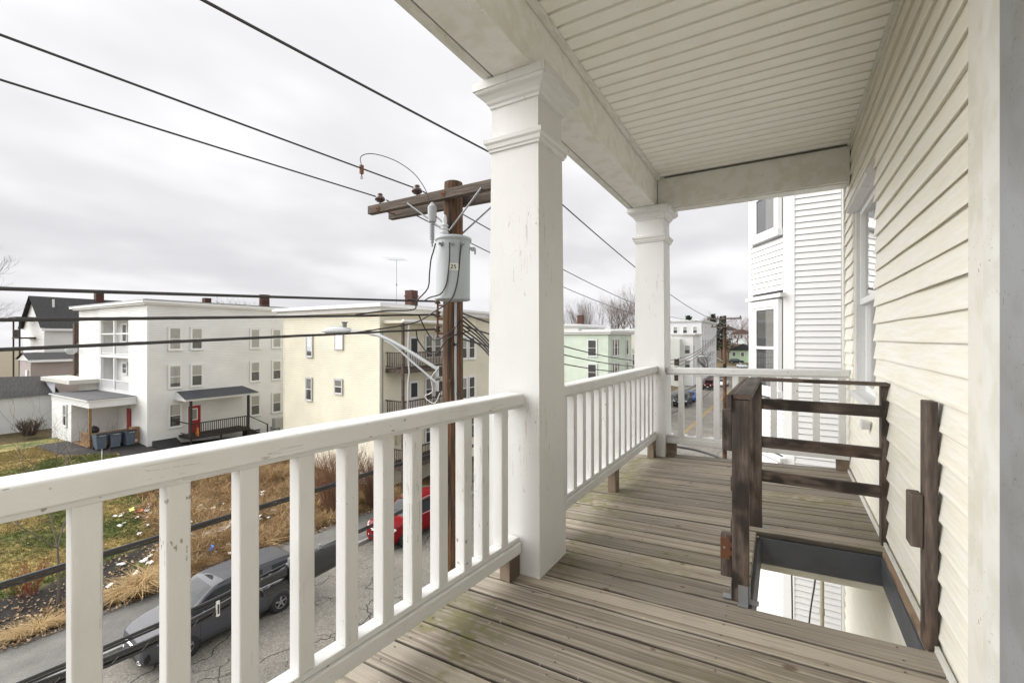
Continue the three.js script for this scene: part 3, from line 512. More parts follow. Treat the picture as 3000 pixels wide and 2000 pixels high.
// sash window facing local +z; pos is the middle of its bottom edge
function win(parent, pos, ry, w, h, o = {}) {
  const key = [w, h, o.f || 0.09].join(); const f = o.f || 0.09, mr = h * 0.5;
  if (!wc[key]) wc[key] = { fr: merge([be(-w / 2 - f, -w / 2, -f, h + f, -0.02, 0.05), be(w / 2, w / 2 + f, -f, h + f, -0.02, 0.05), be(-w / 2, w / 2, h, h + f, -0.02, 0.055), be(-w / 2 - f * 1.2, w / 2 + f * 1.2, -f * 1.05, -0.001, -0.02, 0.075)]),
    sash: merge([be(-w / 2, w / 2, mr - 0.025, mr + 0.025, 0.012, 0.04), be(-w / 2, -w / 2 + 0.045, 0.002, h - 0.002, 0.012, 0.032), be(w / 2 - 0.045, w / 2, 0.002, h - 0.002, 0.012, 0.032), be(-w / 2 + 0.046, w / 2 - 0.046, h - 0.05, h - 0.003, 0.012, 0.031), be(-w / 2 + 0.046, w / 2 - 0.046, 0.003, 0.055, 0.012, 0.031)]),
    pane: be(-w / 2 + 0.04, w / 2 - 0.04, 0.05, h - 0.05, 0.021, 0.023), back: be(-w / 2, w / 2, 0, h, -0.06, -0.04), bl: {} };
  const c = wc[key], m = mesh('window', c.fr, o.trim || mTrimW, parent); m.position.set(pos[0] + Math.sin(ry) * 0.032, pos[1], pos[2] + Math.cos(ry) * 0.032); m.rotation.y = ry;
  mesh('sash', c.sash, o.sash || mTrimW, m); mesh('pane', c.pane, glassPane, m); mesh('interior', be(-w / 2, w / 2, 0, h, 0.003, 0.005), o.inside || mInside, m);
  if (o.blind) mesh('blind', be(-w / 2 + 0.03, w / 2 - 0.03, h * (1 - o.blind), h - 0.03, 0.008, 0.010), o.bm || mBlind, m);
  return m;
}
// ---- white three-storey house with corner porches ----
{
  const t = thing('apartment_house', 'white three-storey flat-roofed house with red front door, behind the lawn', 'house');
  const FX = -38.55, SZ = -13.98, YB = -9.2, YT = 2.5, XL = -47.4, XR = -41.65, BZ = -14.95;
  mesh('wall', merge([fx(FX, SZ, -25, YB, YT), fz(SZ, XR, FX, YB, YT), fz(SZ, XL, XR, 1.38, YT), fz(SZ - 0.1, -52.3, XL, -8.5, 2.36), fz(BZ, XL, XR, -8.5, 1.5), fx(XL, SZ, BZ, -8.5, 1.5), be(-52.2, FX - 0.03, YB, YT, -25, BZ - 0.03), be(-52.2, XL - 0.02, YB, 2.3, BZ, SZ - 0.13), be(XR + 0.02, FX - 0.02, YB, YT, BZ, SZ - 0.02), be(XL + 0.01, XR, 1.385, YT, BZ, SZ - 0.02)]), mSidW, t);
  mesh('corner_board', merge([be(FX - 0.02, FX + 0.035, YB, YT, SZ - 0.1, SZ + 0.035), be(XR - 0.06, XR + 0.06, -4, 1.4, SZ - 0.06, SZ + 0.03)]), mTrimW, t);
  const rf = mesh('roof', merge([be(-52.8, FX + 0.42, YT, YT + 0.16, -25, SZ + 0.42), be(-52.6, FX + 0.25, YT - 0.12, YT - 0.002, -25, SZ + 0.25)]), mTrimW, t);
  mesh('roof_edge', be(-52.83, FX + 0.45, YT + 0.162, YT + 0.21, -25, SZ + 0.45), std([0.42, 0.43, 0.44], 0.6), rf);
  mesh('roof_deck', be(-52.5, FX + 0.2, YT + 0.212, YT + 0.26, -25, SZ + 0.2), mRoofD, rf);
  const ch = mesh('chimney', lathe([[0.4, 2.6], [0.42, 2.62], [0.41, 3.75], [0.44, 3.76], [0.44, 3.9], [0.3, 3.91], [0.3, 3.6]], 14, FX - 1.6, 0, -23.3), mBrick, rf);
  mesh('chimney', be(FX - 3.8, FX - 3.3, 2.6, 3.4, -19.7, -19.2), mBrick, rf);
  const wz = [-15.66, -17.1, -21.55, -23.45], wy = [[0.74, 1.58], [-2.05, 1.6], [-4.88, 1.66]];
  const bl = [[1, 0.5, 1, 1], [0.8, 0.5, 0.5, 0.5], [0.5, 0, 0.5, 0.5]];
  wy.forEach(([yt, h], i) => wz.forEach((z, k) => { if (i === 2 && k === 1) return; win(t, [FX + 0.02, yt - h, z], Math.PI / 2, 0.72, h, { blind: bl[i][k] }); }));
  // porch windows, floors, posts and railings
  for (const [y, h, x] of [[-0.3, 1.4, -45.2], [-0.2, 1.2, -42.4], [-2.85, 0.85, -45.2], [-2.9, 0.8, -42.5]]) win(t, [x, y, BZ + 0.02], 0, 0.8, h);
  const px = [XL + 0.1, -44.55];
  for (const [fy, ty, name] of [[-1.3, 1.38], [-4.05, -1.56]]) {
    const bal = mesh('balcony', be(XL, XR, fy - 0.22, fy, BZ, SZ + 0.02), mTrimW, t);
    for (const x of px) mesh('post', be(x - 0.09, x + 0.09, fy, ty, SZ - 0.2, SZ - 0.02), mTrimW, bal);
    mesh('hand_rail', merge([be(XL, XR, fy + 0.72, fy + 0.78, SZ - 0.13, SZ - 0.05), be(XL, XR, fy + 0.05, fy + 0.1, SZ - 0.12, SZ - 0.06)]), mTrimW, bal);
    const bs = []; for (let x = XL + 0.12; x < XR; x += 0.14) bs.push(be(x - 0.02, x + 0.02, fy + 0.1, fy + 0.72, SZ - 0.11, SZ - 0.07)); mesh('baluster_row', bs, mTrimW, bal);
  }
  mesh('cross_bar', be(XL, XR, 0.28, 0.38, SZ - 0.15, SZ - 0.07), mTrimW, t);
  mesh('foundation', merge([be(FX - 0.3, FX - 0.04, -9.6, -7.4, -25, SZ - 0.1), be(XR, FX - 0.1, -8.6, -7.2, SZ - 0.2, SZ - 0.04)]), mFound, t);
  // porch over the front door
  const pr = mesh('porch', merge([be(FX, FX + 1.75, -7.38, -7.2, -20.2, -15.9), be(FX + 1.6, FX + 1.7, -8.6, -7.3, -16.05, -15.95), be(FX + 1.6, FX + 1.7, -8.9, -7.3, -20.1, -20.0), be(FX + 1.6, FX + 1.7, -8.8, -7.3, -18.1, -18.0)]), std([0.035, 0.03, 0.028], 0.7), t);
  const mBr = std([0.035, 0.03, 0.028], 0.6);
  for (const z of [-16.0, -20.1]) mesh('post', be(FX + 1.58, FX + 1.72, -7.2, -4.55, z - 0.07, z + 0.07), mBr, pr);
  mesh('hand_rail', merge([be(FX + 1.6, FX + 1.68, -6.28, -6.22, -20, -16.1), be(FX + 1.6, FX + 1.68, -7.1, -7.05, -20, -16.1), be(FX + 0.1, FX + 1.55, -6.28, -6.22, -16.02, -15.96), be(FX + 0.1, FX + 1.55, -7.1, -7.05, -16.02, -15.96), cyl([FX + 1.6, -6.25, -20.15], [FX + 1.6, -7.2, -21.7], 0.035), cyl([FX + 1.6, -8.3, -21.7], [FX + 1.6, -7.15, -21.7], 0.05)]), mBr, pr);
  for (let i = 0; i < 26; i++) mesh('baluster', be(FX + 1.62, FX + 1.66, -7.05, -6.28, -16.25 - i * 0.148 - 0.02, -16.25 - i * 0.148 + 0.02), mBr, pr);
  mesh('steps', merge([0, 1, 2, 3].map(i => be(FX + 0.6, FX + 1.6, -8.6, -7.42 - i * 0.22, -20.25 - (i + 1) * 0.3, -20.2 - i * 0.3))), mBr, pr);
  const pf = mesh('porch_roof', merge([be(FX, FX + 1.95, -4.55, -4.42, -20.7, -15.55)]), mTrimW, t);
  mesh('roofing', quad([FX, -3.95, -20.5], [FX, -3.95, -15.75], [FX + 2.05, -4.40, -15.45], [FX + 2.05, -4.40, -20.8]), std([0.055, 0.06, 0.075], 0.5, DS), pf);
  mesh('gable_end', merge([prism([[0, -4.42], [2.0, -4.42], [0, -3.97]], 0, 0.03)].map(g => xf(g, [FX, 0, -15.72]))), mTrimW, pf);
  const dr = mesh('door', be(FX + 0.03, FX + 0.07, -7.2, -5.15, -17.35, -16.5), std([0.36, 0.018, 0.02], 0.45), t);
  mesh('door_frame', merge([be(FX + 0.02, FX + 0.09, -7.2, -5.05, -17.45, -17.352), be(FX + 0.02, FX + 0.09, -7.2, -5.05, -16.498, -16.4), be(FX + 0.02, FX + 0.09, -5.148, -5.05, -17.351, -16.499)]), mTrimW, dr);
  mesh('door_light', be(FX + 0.072, FX + 0.085, -6.25, -5.35, -17.15, -16.7), mTrimW, dr); mesh('door_pane', be(FX + 0.087, FX + 0.089, -6.17, -5.43, -17.07, -16.78), std([0.28, 0.27, 0.25], 0.15), dr);
  // sloping cellar hatch
  mesh('cellar_hatch', prism([[FX + 0.02, -8.2], [FX + 1.9, -8.4], [FX + 1.9, -8.1], [FX + 0.02, -7.35]], 0, 1.5).translate(0, 0, -15.75), std([0.03, 0.03, 0.033], 0.4), t);
  for (const z of [-21.6, -23.2]) { const w = win(t, [FX + 0.0, -8.15, z], Math.PI / 2, 0.8, 0.4, { f: 0.07 }); }
  // single-storey rear wing with its own porch roof
  const ez = -11.36, er = -40.3, el = -47.95, im = -43.7;
  const ex = mesh('rear_wing', merge([fz(ez, el, im, -8.3, -4.75), fx(im, ez, SZ, -8.3, -4.75), be(el, im - 0.02, -8.4, -4.5, SZ, ez - 0.02), fz(SZ + 0.02, im, XR, -8.3, -4.3)]), mSidW, t);
  mesh('wing_roof', merge([be(el - 0.1, er, -4.78, -4.3, ez + 0.02, SZ), be(el - 0.2, er + 0.1, -4.3, -4.24, ez + 0.15, SZ)]), mTrimW, ex);
  mesh('wing_roofing', be(el - 0.15, er + 0.05, -4.238, -4.2, ez + 0.1, SZ), std([0.15, 0.15, 0.16], 0.85, { map: tSpeck }), ex);
  win(t, [-44.9, -6.4, ez + 0.02], 0, 0.62, 1.5, { f: 0.08, blind: 0.5, bm: mCurt });
  mesh('porch_post', be(er - 0.2, er - 0.06, -8.2, -4.78, ez - 0.14, ez), mLumber, ex);
  const dk = mesh('wing_deck', merge([be(im + 0.02, er - 0.1, -7.6, -7.45, SZ + 0.3, ez - 0.02)]), mLumber, t);
  for (let i = 0; i < 20; i++) { const z = ez - 0.1 - i * 0.13; if (z < SZ + 0.1) break; mesh('fence_board', be(er - 0.09, er - 0.065, -8.2, -6.55 - (z - ez) * -0.0, z - 0.055, z + 0.055, 'y'), mLumber, dk); }
  for (let i = 0; i < 15; i++) mesh('fence_board', be(-41.9 + i * 0.115 - 0.05, -41.9 + i * 0.115 + 0.05, -8.2 + (i % 5) * 0.006, -6.6, ez - 0.04, ez - 0.015, 'y'), mLumber, dk);
  mesh('fence_rail', merge([be(er - 0.13, er - 0.03, -6.55, -6.5, SZ, ez), be(-42, er - 0.03, -6.6, -6.54, ez - 0.08, ez + 0.02), be(-42, er, -7.42, -7.34, ez - 0.01, ez + 0.08)]), mLumber, dk);
  mesh('step', merge([be(-43.5, -42.3, -8.2, -7.75, ez + 0.0, ez + 0.5)]), mLumber, dk);
  mesh('side_door', be(im + 1.9, im + 2.5, -7.4, -5.2, SZ + 0.05, SZ + 0.1), std([0.30, 0.015, 0.018], 0.45), t);
  // lean-to canopy and brown stair behind the wing
  mesh('canopy', merge([be(-54.5, -47.5, -3.62, -3.3, SZ + 0.0, -12.2)]), std([0.66, 0.64, 0.58], 0.7), t); mesh('canopy_wall', fz(-12.5, -54.4, -52, -7.5, -3.65), mSidGrey, t);
  const st = mesh('back_stair', merge([be(-53.6, -53.2, -4, 1.3, -14.3, -14.0), be(-53.6, -52.3, -1.35, -0.4, -14.3, -14.1), be(-53.6, -52.3, -4.0, -3.1, -14.3, -14.1)]), std([0.07, 0.045, 0.032], 0.8), t);
}
// ---- cream house with brown balconies ----
const CK = 1.07;
{
  const t = thing('apartment_house', 'cream three-storey house with brown wooden balconies facing the street', 'house');
  const X = -21.56, Z = -19.79, XL = -31.6, ZE = -33.5, YB = -8.45, YT = 1.62;
  mesh('wall', merge([fz(Z, XL, X, YB, YT, 0.135), fx(X, Z, -25.9, YB, YT, 0.135), fx(X, -29.6, ZE, YB, YT, 0.135), be(XL, X - 0.03, -10, YT, ZE, Z - 0.03)]), mSidCream, t);
  mesh('foundation', merge([be(XL, X - 0.06, -10, YB, Z - 0.2, Z - 0.06), be(X - 0.3, X - 0.06, -10, YB, ZE, Z - 0.06)]), mBrick, t);
  // canted bay on the street side
  const bay = [[X, -25.9], [X + 0.85, -26.6], [X + 0.85, -28.9], [X, -29.6]];
  const bw = mesh('bay', merge(bay.slice(0, 3).map((a, i) => { const b = bay[i + 1], L = Math.hypot(b[0] - a[0], b[1] - a[1]); return xf(lap(0, L, -9.2, YT, 0.135), [a[0], 0, a[1]], Math.atan2(-(b[1] - a[1]), b[0] - a[0])); })), mSidCream, t);
  bay.slice(0, 3).forEach((a, i) => { const b = bay[i + 1], ry = Math.atan2(-(b[1] - a[1]), b[0] - a[0]); for (const y of [-1.55, -4.6, -7.5]) { const L = Math.hypot(b[0] - a[0], b[1] - a[1]); if (i === 1) { for (const k of [0.28, 0.72]) win(t, [lerp(a[0], b[0], k) + 0.02, y, lerp(a[1], b[1], k)], ry, 0.72, 1.6, { blind: k > 0.5 ? 0 : 0.5 }); } else win(t, [(a[0] + b[0]) / 2 + 0.01, y, (a[1] + b[1]) / 2 + 0.01], ry, 0.62, 1.6); } });
  mesh('corner_board', merge([be(X - 0.06, X + 0.03, YB, YT, Z - 0.06, Z + 0.03), be(XL - 0.03, XL + 0.06, YB, YT, Z - 0.06, Z + 0.03)]), sid([0.80, 0.77, 0.65]), t);
  const rf = mesh('roof', merge([be(XL - 0.35, X + 0.4, YT, YT + 0.3, ZE, Z + 0.3), be(X + 0.4, X + 1.2, YT, YT + 0.3, -29.9, -25.6)]), sid([0.74, 0.74, 0.74]), t);
  mesh('roof_edge', merge([be(XL - 0.6, X + 0.65, YT + 0.302, YT + 0.48, ZE, Z + 0.55), be(X + 0.652, X + 1.35, YT + 0.3, YT + 0.47, -30.0, -25.5)]), mTrimW, rf);
  mesh('roof_deck', be(XL - 0.5, X + 0.5, YT + 0.482, YT + 0.55, ZE, Z + 0.4), std([0.55, 0.56, 0.57], 0.7), rf);
  const ch = mesh('chimney', be(-25.3, -24.6, YT + 0.5, YT + 2.1, -26.5, -25.8), mBrick, rf);
  mesh('chimney_cap', merge([be(-25.34, -24.56, YT + 1.6, YT + 1.72, -26.54, -25.76)]), mBrick, ch);
  for (const [x, y, w, h, b] of [[-28.5, -1.3, 0.62, 1.55, 0.55], [-25.35, -0.72, 0.72, 0.95, 1], [-28.55, -4.36, 0.62, 1.55, 0.5], [-25.4, -3.7, 0.72, 0.92, 0.5]]) win(t, [x, y, Z + 0.02], 0, w, h, { f: 0.06, blind: b, bm: b === 1 ? mTrimW : mCurt, trim: std([0.55, 0.55, 0.54], 0.5) });
  // balconies on the street side
  const mBr = std([1, 1, 1], 0.8, { map: tDark }), B0 = -20.25, B1 = -25.8, bo = X + 1.6;
  const posts = mesh('balcony_post', merge([be(bo - 0.16, bo - 0.02, -10, YT - 0.7, B0 - 0.1, B0 + 0.04, 'y')]), mBr, t); mesh('balcony_post', merge([be(bo - 0.16, bo - 0.02, -10, YT - 0.7, B1, B1 + 0.14, 'y')]), mBr, t);
  for (const fy of [-1.93, -4.95, -7.95]) {
    const b = mesh('balcony', be(X + 0.02, bo, fy - 0.26, fy, B1, B0, 'z'), mBr, t);
    mesh('hand_rail', merge([be(bo - 0.12, bo - 0.02, fy + 0.98, fy + 1.04, B1, B0), be(bo - 0.1, bo - 0.04, fy + 0.1, fy + 0.16, B1, B0), be(X + 0.02, bo - 0.1, fy + 0.98, fy + 1.04, B0 - 0.1, B0), be(X + 0.02, bo - 0.1, fy + 0.1, fy + 0.16, B0 - 0.08, B0 - 0.02)]), mBr, b);
    const gb = be(-0.02, 0.02, fy + 0.15, fy + 0.98, -0.02, 0.02, 'y');
    for (let z = B0 - 0.2; z > B1; z -= 0.155) mesh('baluster', gb, mBr, b).position.set(bo - 0.07, 0, z);
    for (let x = X + 0.15; x < bo - 0.1; x += 0.155) mesh('baluster', gb, mBr, b).position.set(x, 0, B0 - 0.05);
    const d = mesh('door', be(X + 0.03, X + 0.07, fy, fy + 2.05, -23.25, -22.35), mTrimW, t); mesh('door_pane', be(X + 0.072, X + 0.08, fy + 0.95, fy + 1.9, -23.1, -22.5), mInside, d);
    for (const z of [-24.3, -25.25]) win(t, [X + 0.02, fy + 0.55, z], Math.PI / 2, 0.68, 1.55, { f: 0.07, blind: 0.5, bm: mCurt });
  }
  const prf = mesh('balcony_roof', be(X + 0.02, bo + 0.15, YT - 0.7, YT - 0.52, B1 - 0.1, B0 + 0.25), sid([0.74, 0.70, 0.58]), t);
  mesh('gutter', be(bo + 0.16, bo + 0.3, YT - 0.62, YT - 0.48, B1, B0 + 0.3), mTrimW, prf);
  mesh('downpipe', tube([[bo + 0.1, YT - 0.6, B0 - 0.35], [bo + 0.05, YT - 1.2, B0 - 0.35], [bo + 0.02, -1.5, B0 - 0.35], [bo + 0.1, -2.1, B0 - 0.35], [bo + 0.02, -2.6, B0 - 0.35], [bo + 0.02, -9.5, B0 - 0.35]], 0.045, 40, 8), mTrimW, t);
  mesh('conduit', cyl([X + 0.06, -8.4, Z - 0.2], [X + 0.06, 0.4, Z - 0.2], 0.035), mGalv, t);
  // timber entry stair
  const es = mesh('entry_stair', merge([0, 1, 2, 3, 4].map(i => be(bo + 0.25 * i, bo + 0.25 * (i + 1), -10, -8.0 - 0.27 * i, -24.2, -23.0))), mLumber, t);
  for (const z of [-24.2, -23.0]) mesh('stair_rail', merge([cyl([bo, -7.0, z], [bo + 1.3, -8.2, z], 0.045), cyl([bo + 1.25, -9.7, z], [bo + 1.25, -8.1, z], 0.05)]), mLumber, es);
  mesh('meter_box', be(X + 0.03, X + 0.2, -6.9, -6.2, -21.5, -21.1), std([0.55, 0.50, 0.36], 0.6), t);
}
// generic flat-roofed house: footprint by corner (nearest to street and camera), sizes along -x and -z
function flatHouse(name, label, X, Z, dx, dz, yb, yt, mat, wins, o = {}) {
  const t = thing(name, label, 'house');
  mesh('wall', merge([fz(Z, X - dx, X, yb, yt, o.e || 0.14, 0.03), fx(X, Z, Z - dz, yb, yt, o.e || 0.14, 0.03), be(X - dx, X - 0.05, yb, yt, Z - dz, Z - 0.05)]), mat, t);
  const rf = mesh('roof', merge([be(X - dx - 0.2, X + 0.3, yt, yt + 0.25, Z - dz, Z + 0.3), be(X - dx - 0.3, X + 0.5, yt + 0.251, yt + 0.42, Z - dz, Z + 0.5)]), mTrimW, t);
  if (o.chimney) mesh('chimney', be(X - o.chimney[0] - 0.4, X - o.chimney[0] + 0.4, yt + 0.3, yt + 1.9, Z - o.chimney[1] - 0.4, Z - o.chimney[1] + 0.4), mBrick, rf);
  for (const [f, p, y, w, h, b] of wins) if (f === 'x') win(t, [X + 0.03, y, Z - p], Math.PI / 2, w, h, { f: 0.1, blind: b }); else win(t, [X - p, y, Z + 0.03], 0, w, h, { f: 0.1, blind: b });
  return t;
}
{
  const ys = [-0.75 - 1.7 + 0.2, -5.1, -8.0], W = []; for (const y of [-2.15, -5.05, -8.0]) W.push(['z', 2.0, y, 1.05, 1.9, 0.0], ['z', 6.5, y, 1.0, 1.9, 0.4], ['x', 1.6, y, 0.5, 2.0, 0], ['x', 2.6, y, 0.9, 2.0, 0.3], ['x', 3.6, y, 0.5, 2.0, 0], ['x', 7.3, y, 0.8, 1.9, 0.4]);
  flatHouse('green_house', 'pale green three-storey house seen between the two porch columns', -17.6, -51.2, 9.5, 9.4, -10, 0.45, mSidGreen, W);
  flatHouse('brick_chimney_house', 'white flat-roofed house with a brick chimney behind the green house', -27.5, -66, 10, 12, -9, 1.75, mSidW, [], { chimney: [0.3, 1.5] });
  flatHouse('tan_house', 'tan flat-roofed house peeking over the green house roof', -17, -66, 9.5, 14, -10, 0.9, sid([0.72, 0.68, 0.58]), [['z', 1.5, -4, 1, 1.6, 0.5]]);
}
// white house with a rounded bay, and the tall white block behind it
{
  const W = []; for (const y of [-3.2, -6.2]) W.push(['z', 1.1, y, 1.0, 1.7, 0.5], ['x', 0.7, y, 0.7, 1.7, 0.5], ['z', 4.0, y, 0.7, 1.7, 0]);
  const t = flatHouse('bay_house', 'white house with stacked bay windows near the far street corner', -15.6, -97, 4.2, 10, -10, -0.1 + 0.6, mSidW, W, { e: 0.2 });
  const st = mesh('side_porch', merge([be(-19.9, -17.9, -10, -0.2, -97, -95.2)]), sid([0.76, 0.77, 0.74]), t); for (const y of [-5.5, -8.6]) mesh('dark_rail', be(-18.9, -17.95, y, y + 1.3, -95.2, -95.1), std([0.05, 0.035, 0.03], 0.8), st);
  const W2 = []; for (const y of [1.1, -2.1, -5.3]) for (let k = 0; k < 3; k++) W2.push(['z', 1.4 + 2.2 * k, y, 0.9, 1.6, 0.5]); for (const y of [1.1, -2.1, -5.3, -8.4]) for (let k = 0; k < 6; k++) W2.push(['x', 2 + 4.2 * k, y, 0.9, 1.7, k % 2 ? 0.5 : 0]);
  flatHouse('tall_block', 'tall white four-storey block behind the bare street tree', -16.2, -112, 14, 27, -10, 3.8, sid([0.74, 0.75, 0.78]), W2, { e: 0.25 });
  for (const [x, z, c, l, h] of [[-13.5, -200, [0.50, 0.66, 0.46], 'small pale green house at the far end of the street', 4], [-18.2, -262, [0.66, 0.73, 0.74], 'white house on the far wooded hillside', 5], [-27, -290, [0.55, 0.68, 0.72], 'pale grey house among the far hillside trees', 5]]) {
    const t2 = thing('hill_house', l, 'house', [x, gy(Math.min(x, 0), z), z]);
    mesh('wall', merge([be(-5, 5, -1, h, -4, 4), ]), sid(c), t2); mesh('roof', prism([[-5.4, h], [5.4, h], [0, h + 2.6]], -4.4, 4.4), mShingle, t2);
    for (const k of [-3, 0, 3]) win(t2, [k, h - 2.3, 4.02], 0, 1.1, 1.5, { f: 0.15 });
  }
}
// ---- houses behind the white one, far left ----
{
  const t = thing('gable_house', 'white house with a steep dark shingle roof at far left', 'house');
  const X = -81, Z = -18.5, dz = 17, dx = 9, ye = 1.55, yr = 5.6;   // ridge runs along -z
  mesh('wall', merge([fz(Z, X - dx, X, -8, ye, 0.2, 0.03), fx(X, Z, Z - dz, -8, ye, 0.2, 0.03), be(X - dx, X - 0.05, -8, ye, Z - dz, Z - 0.05), xf(prism([[-dx, ye], [0, ye], [-dx / 2, yr]], 0, 0.1), [X, 0, Z - 0.1])]), mSidW, t);
  const rf = mesh('roof', merge([quad([X - dx / 2, yr, Z + 0.5], [X + 0.5, ye - 0.3, Z + 0.5], [X + 0.5, ye - 0.3, Z - dz], [X - dx / 2, yr, Z - dz]), quad([X - dx / 2, yr, Z + 0.5], [X - dx - 0.5, ye - 0.3, Z + 0.5], [X - dx - 0.5, ye - 0.3, Z - dz], [X - dx / 2, yr, Z - dz])]), std([0.36, 0.36, 0.37], 0.95, { map: tShing, ...DS }), t);
  mesh('eave_board', merge([be(X + 0.42, X + 0.56, ye - 0.62, ye - 0.32, Z - dz, Z + 0.4)]), mTrimW, rf);
  mesh('vent_pipe', merge([cyl([X - 2.9, 3.5, -20], [X - 2.9, 5.2, -20], 0.12), cyl([X - 2.9, 3.4, -20], [X - 2.9, 3.8, -20], 0.3)]), mTrimW, rf);
  mesh('chimney', be(X - 4.9, X - 4.0, 4.6, 6.6, -25.6, -24.7), mBrick, rf);
  win(t, [X + 0.03, -1.25, -24.2], Math.PI / 2, 1.5, 2.0, { f: 0.2 });
  const sb = mesh('side_balcony', merge([be(X - 6.5, X - 3.5, -0.1, 0.1, Z, Z + 1.6), be(X - 6.5, X - 6.35, -8, 2.6, Z + 1.4, Z + 1.55), be(X - 3.7, X - 3.55, -8, 2.6, Z + 1.4, Z + 1.55), be(X - 6.5, X - 3.5, 1.0, 1.1, Z + 1.45, Z + 1.55), ...[0, 1, 2, 3, 4, 5, 6, 7, 8, 9, 10, 11].map(i => be(X - 6.3 + i * 0.23, X - 6.24 + i * 0.23, 0.1, 1.0, Z + 1.48, Z + 1.52))]), std([0.07, 0.055, 0.045], 0.9), t); mesh('balcony_roof', be(X - 6.8, X - 3.3, 2.6, 2.75, Z, Z + 1.9), std([0.05, 0.065, 0.05], 0.9), sb);
  const t2 = thing('low_house', 'low taupe sided house in front of the steep dark roof', 'house');
  const X2 = -67.5, Z2 = -14.4; mesh('wall', merge([fz(Z2, X2 - 4, X2, -9, -2.4, 0.2, 0.03), fx(X2, Z2, Z2 - 14, -9, -2.25, 0.2, 0.03), be(X2 - 4, X2 - 0.05, -9, -2.4, Z2 - 14, Z2 - 0.05)]), mSidTaupe, t2);
  const r2 = mesh('roof', merge([quad([X2 - 2, -1.55, Z2 + 0.3], [X2 + 0.4, -2.3, Z2 + 0.3], [X2 + 0.4, -2.3, Z2 - 14], [X2 - 2, -1.55, Z2 - 14]), quad([X2 - 2, -1.55, Z2 + 0.3], [X2 - 4.4, -2.3, Z2 + 0.3], [X2 - 4.4, -2.3, Z2 - 14], [X2 - 2, -1.55, Z2 - 14])]), std([0.3, 0.3, 0.31], 0.95, { map: tShing, ...DS }), t2);
  mesh('eave_board', be(X2 + 0.3, X2 + 0.42, -2.55, -2.3, Z2 - 14, Z2 + 0.3), mTrimW, r2); mesh('gable_board', prism([[-4.3, -2.4], [0.3, -2.4], [-2, -1.6]], 0, 0.1).translate(X2, 0, Z2 + 0.02), mTrimW, r2);
  win(t2, [X2 + 0.03, -4.6, -20.6], Math.PI / 2, 1.2, 1.2, { f: 0.28 }); mesh('narrow_door', be(X2 - 1.6, X2 - 0.9, -7.2, -3.4, Z2 + 0.03, Z2 + 0.1), mTrimW, t2);
  const t3 = thing('white_shed', 'long white sided shed with a worn shingle roof at left edge', 'shed');
  const X3 = -52.6, Z3 = -11.2; mesh('wall', merge([fx(X3, Z3 + 8, Z3 - 1.4, -7.9, -4.75, 0.16, 0.02), be(X3 - 6, X3 - 0.03, -8.6, -4.75, Z3 - 1.4, Z3 + 8)]), mSidW, t3);
  mesh('roof', merge([quad([X3 - 3, -3.05, Z3 + 8], [X3 + 0.35, -4.7, Z3 + 8], [X3 + 0.35, -4.7, Z3 - 1.7], [X3 - 3, -3.3, Z3 - 1.7]), quad([X3 - 3, -3.05, Z3 + 8], [X3 - 6.4, -4.7, Z3 + 8], [X3 - 6.4, -4.7, Z3 - 1.7], [X3 - 3, -3.3, Z3 - 1.7])]), std([0.46, 0.44, 0.43], 0.95, { map: tShing, ...DS }), t3);
  mesh('stone_base', be(X3 - 6.05, X3 + 0.02, -9, -7.92, Z3 - 1.45, Z3 + 8.05), std([0.16, 0.13, 0.10], 0.95, { map: tSpeck }), t3);
}
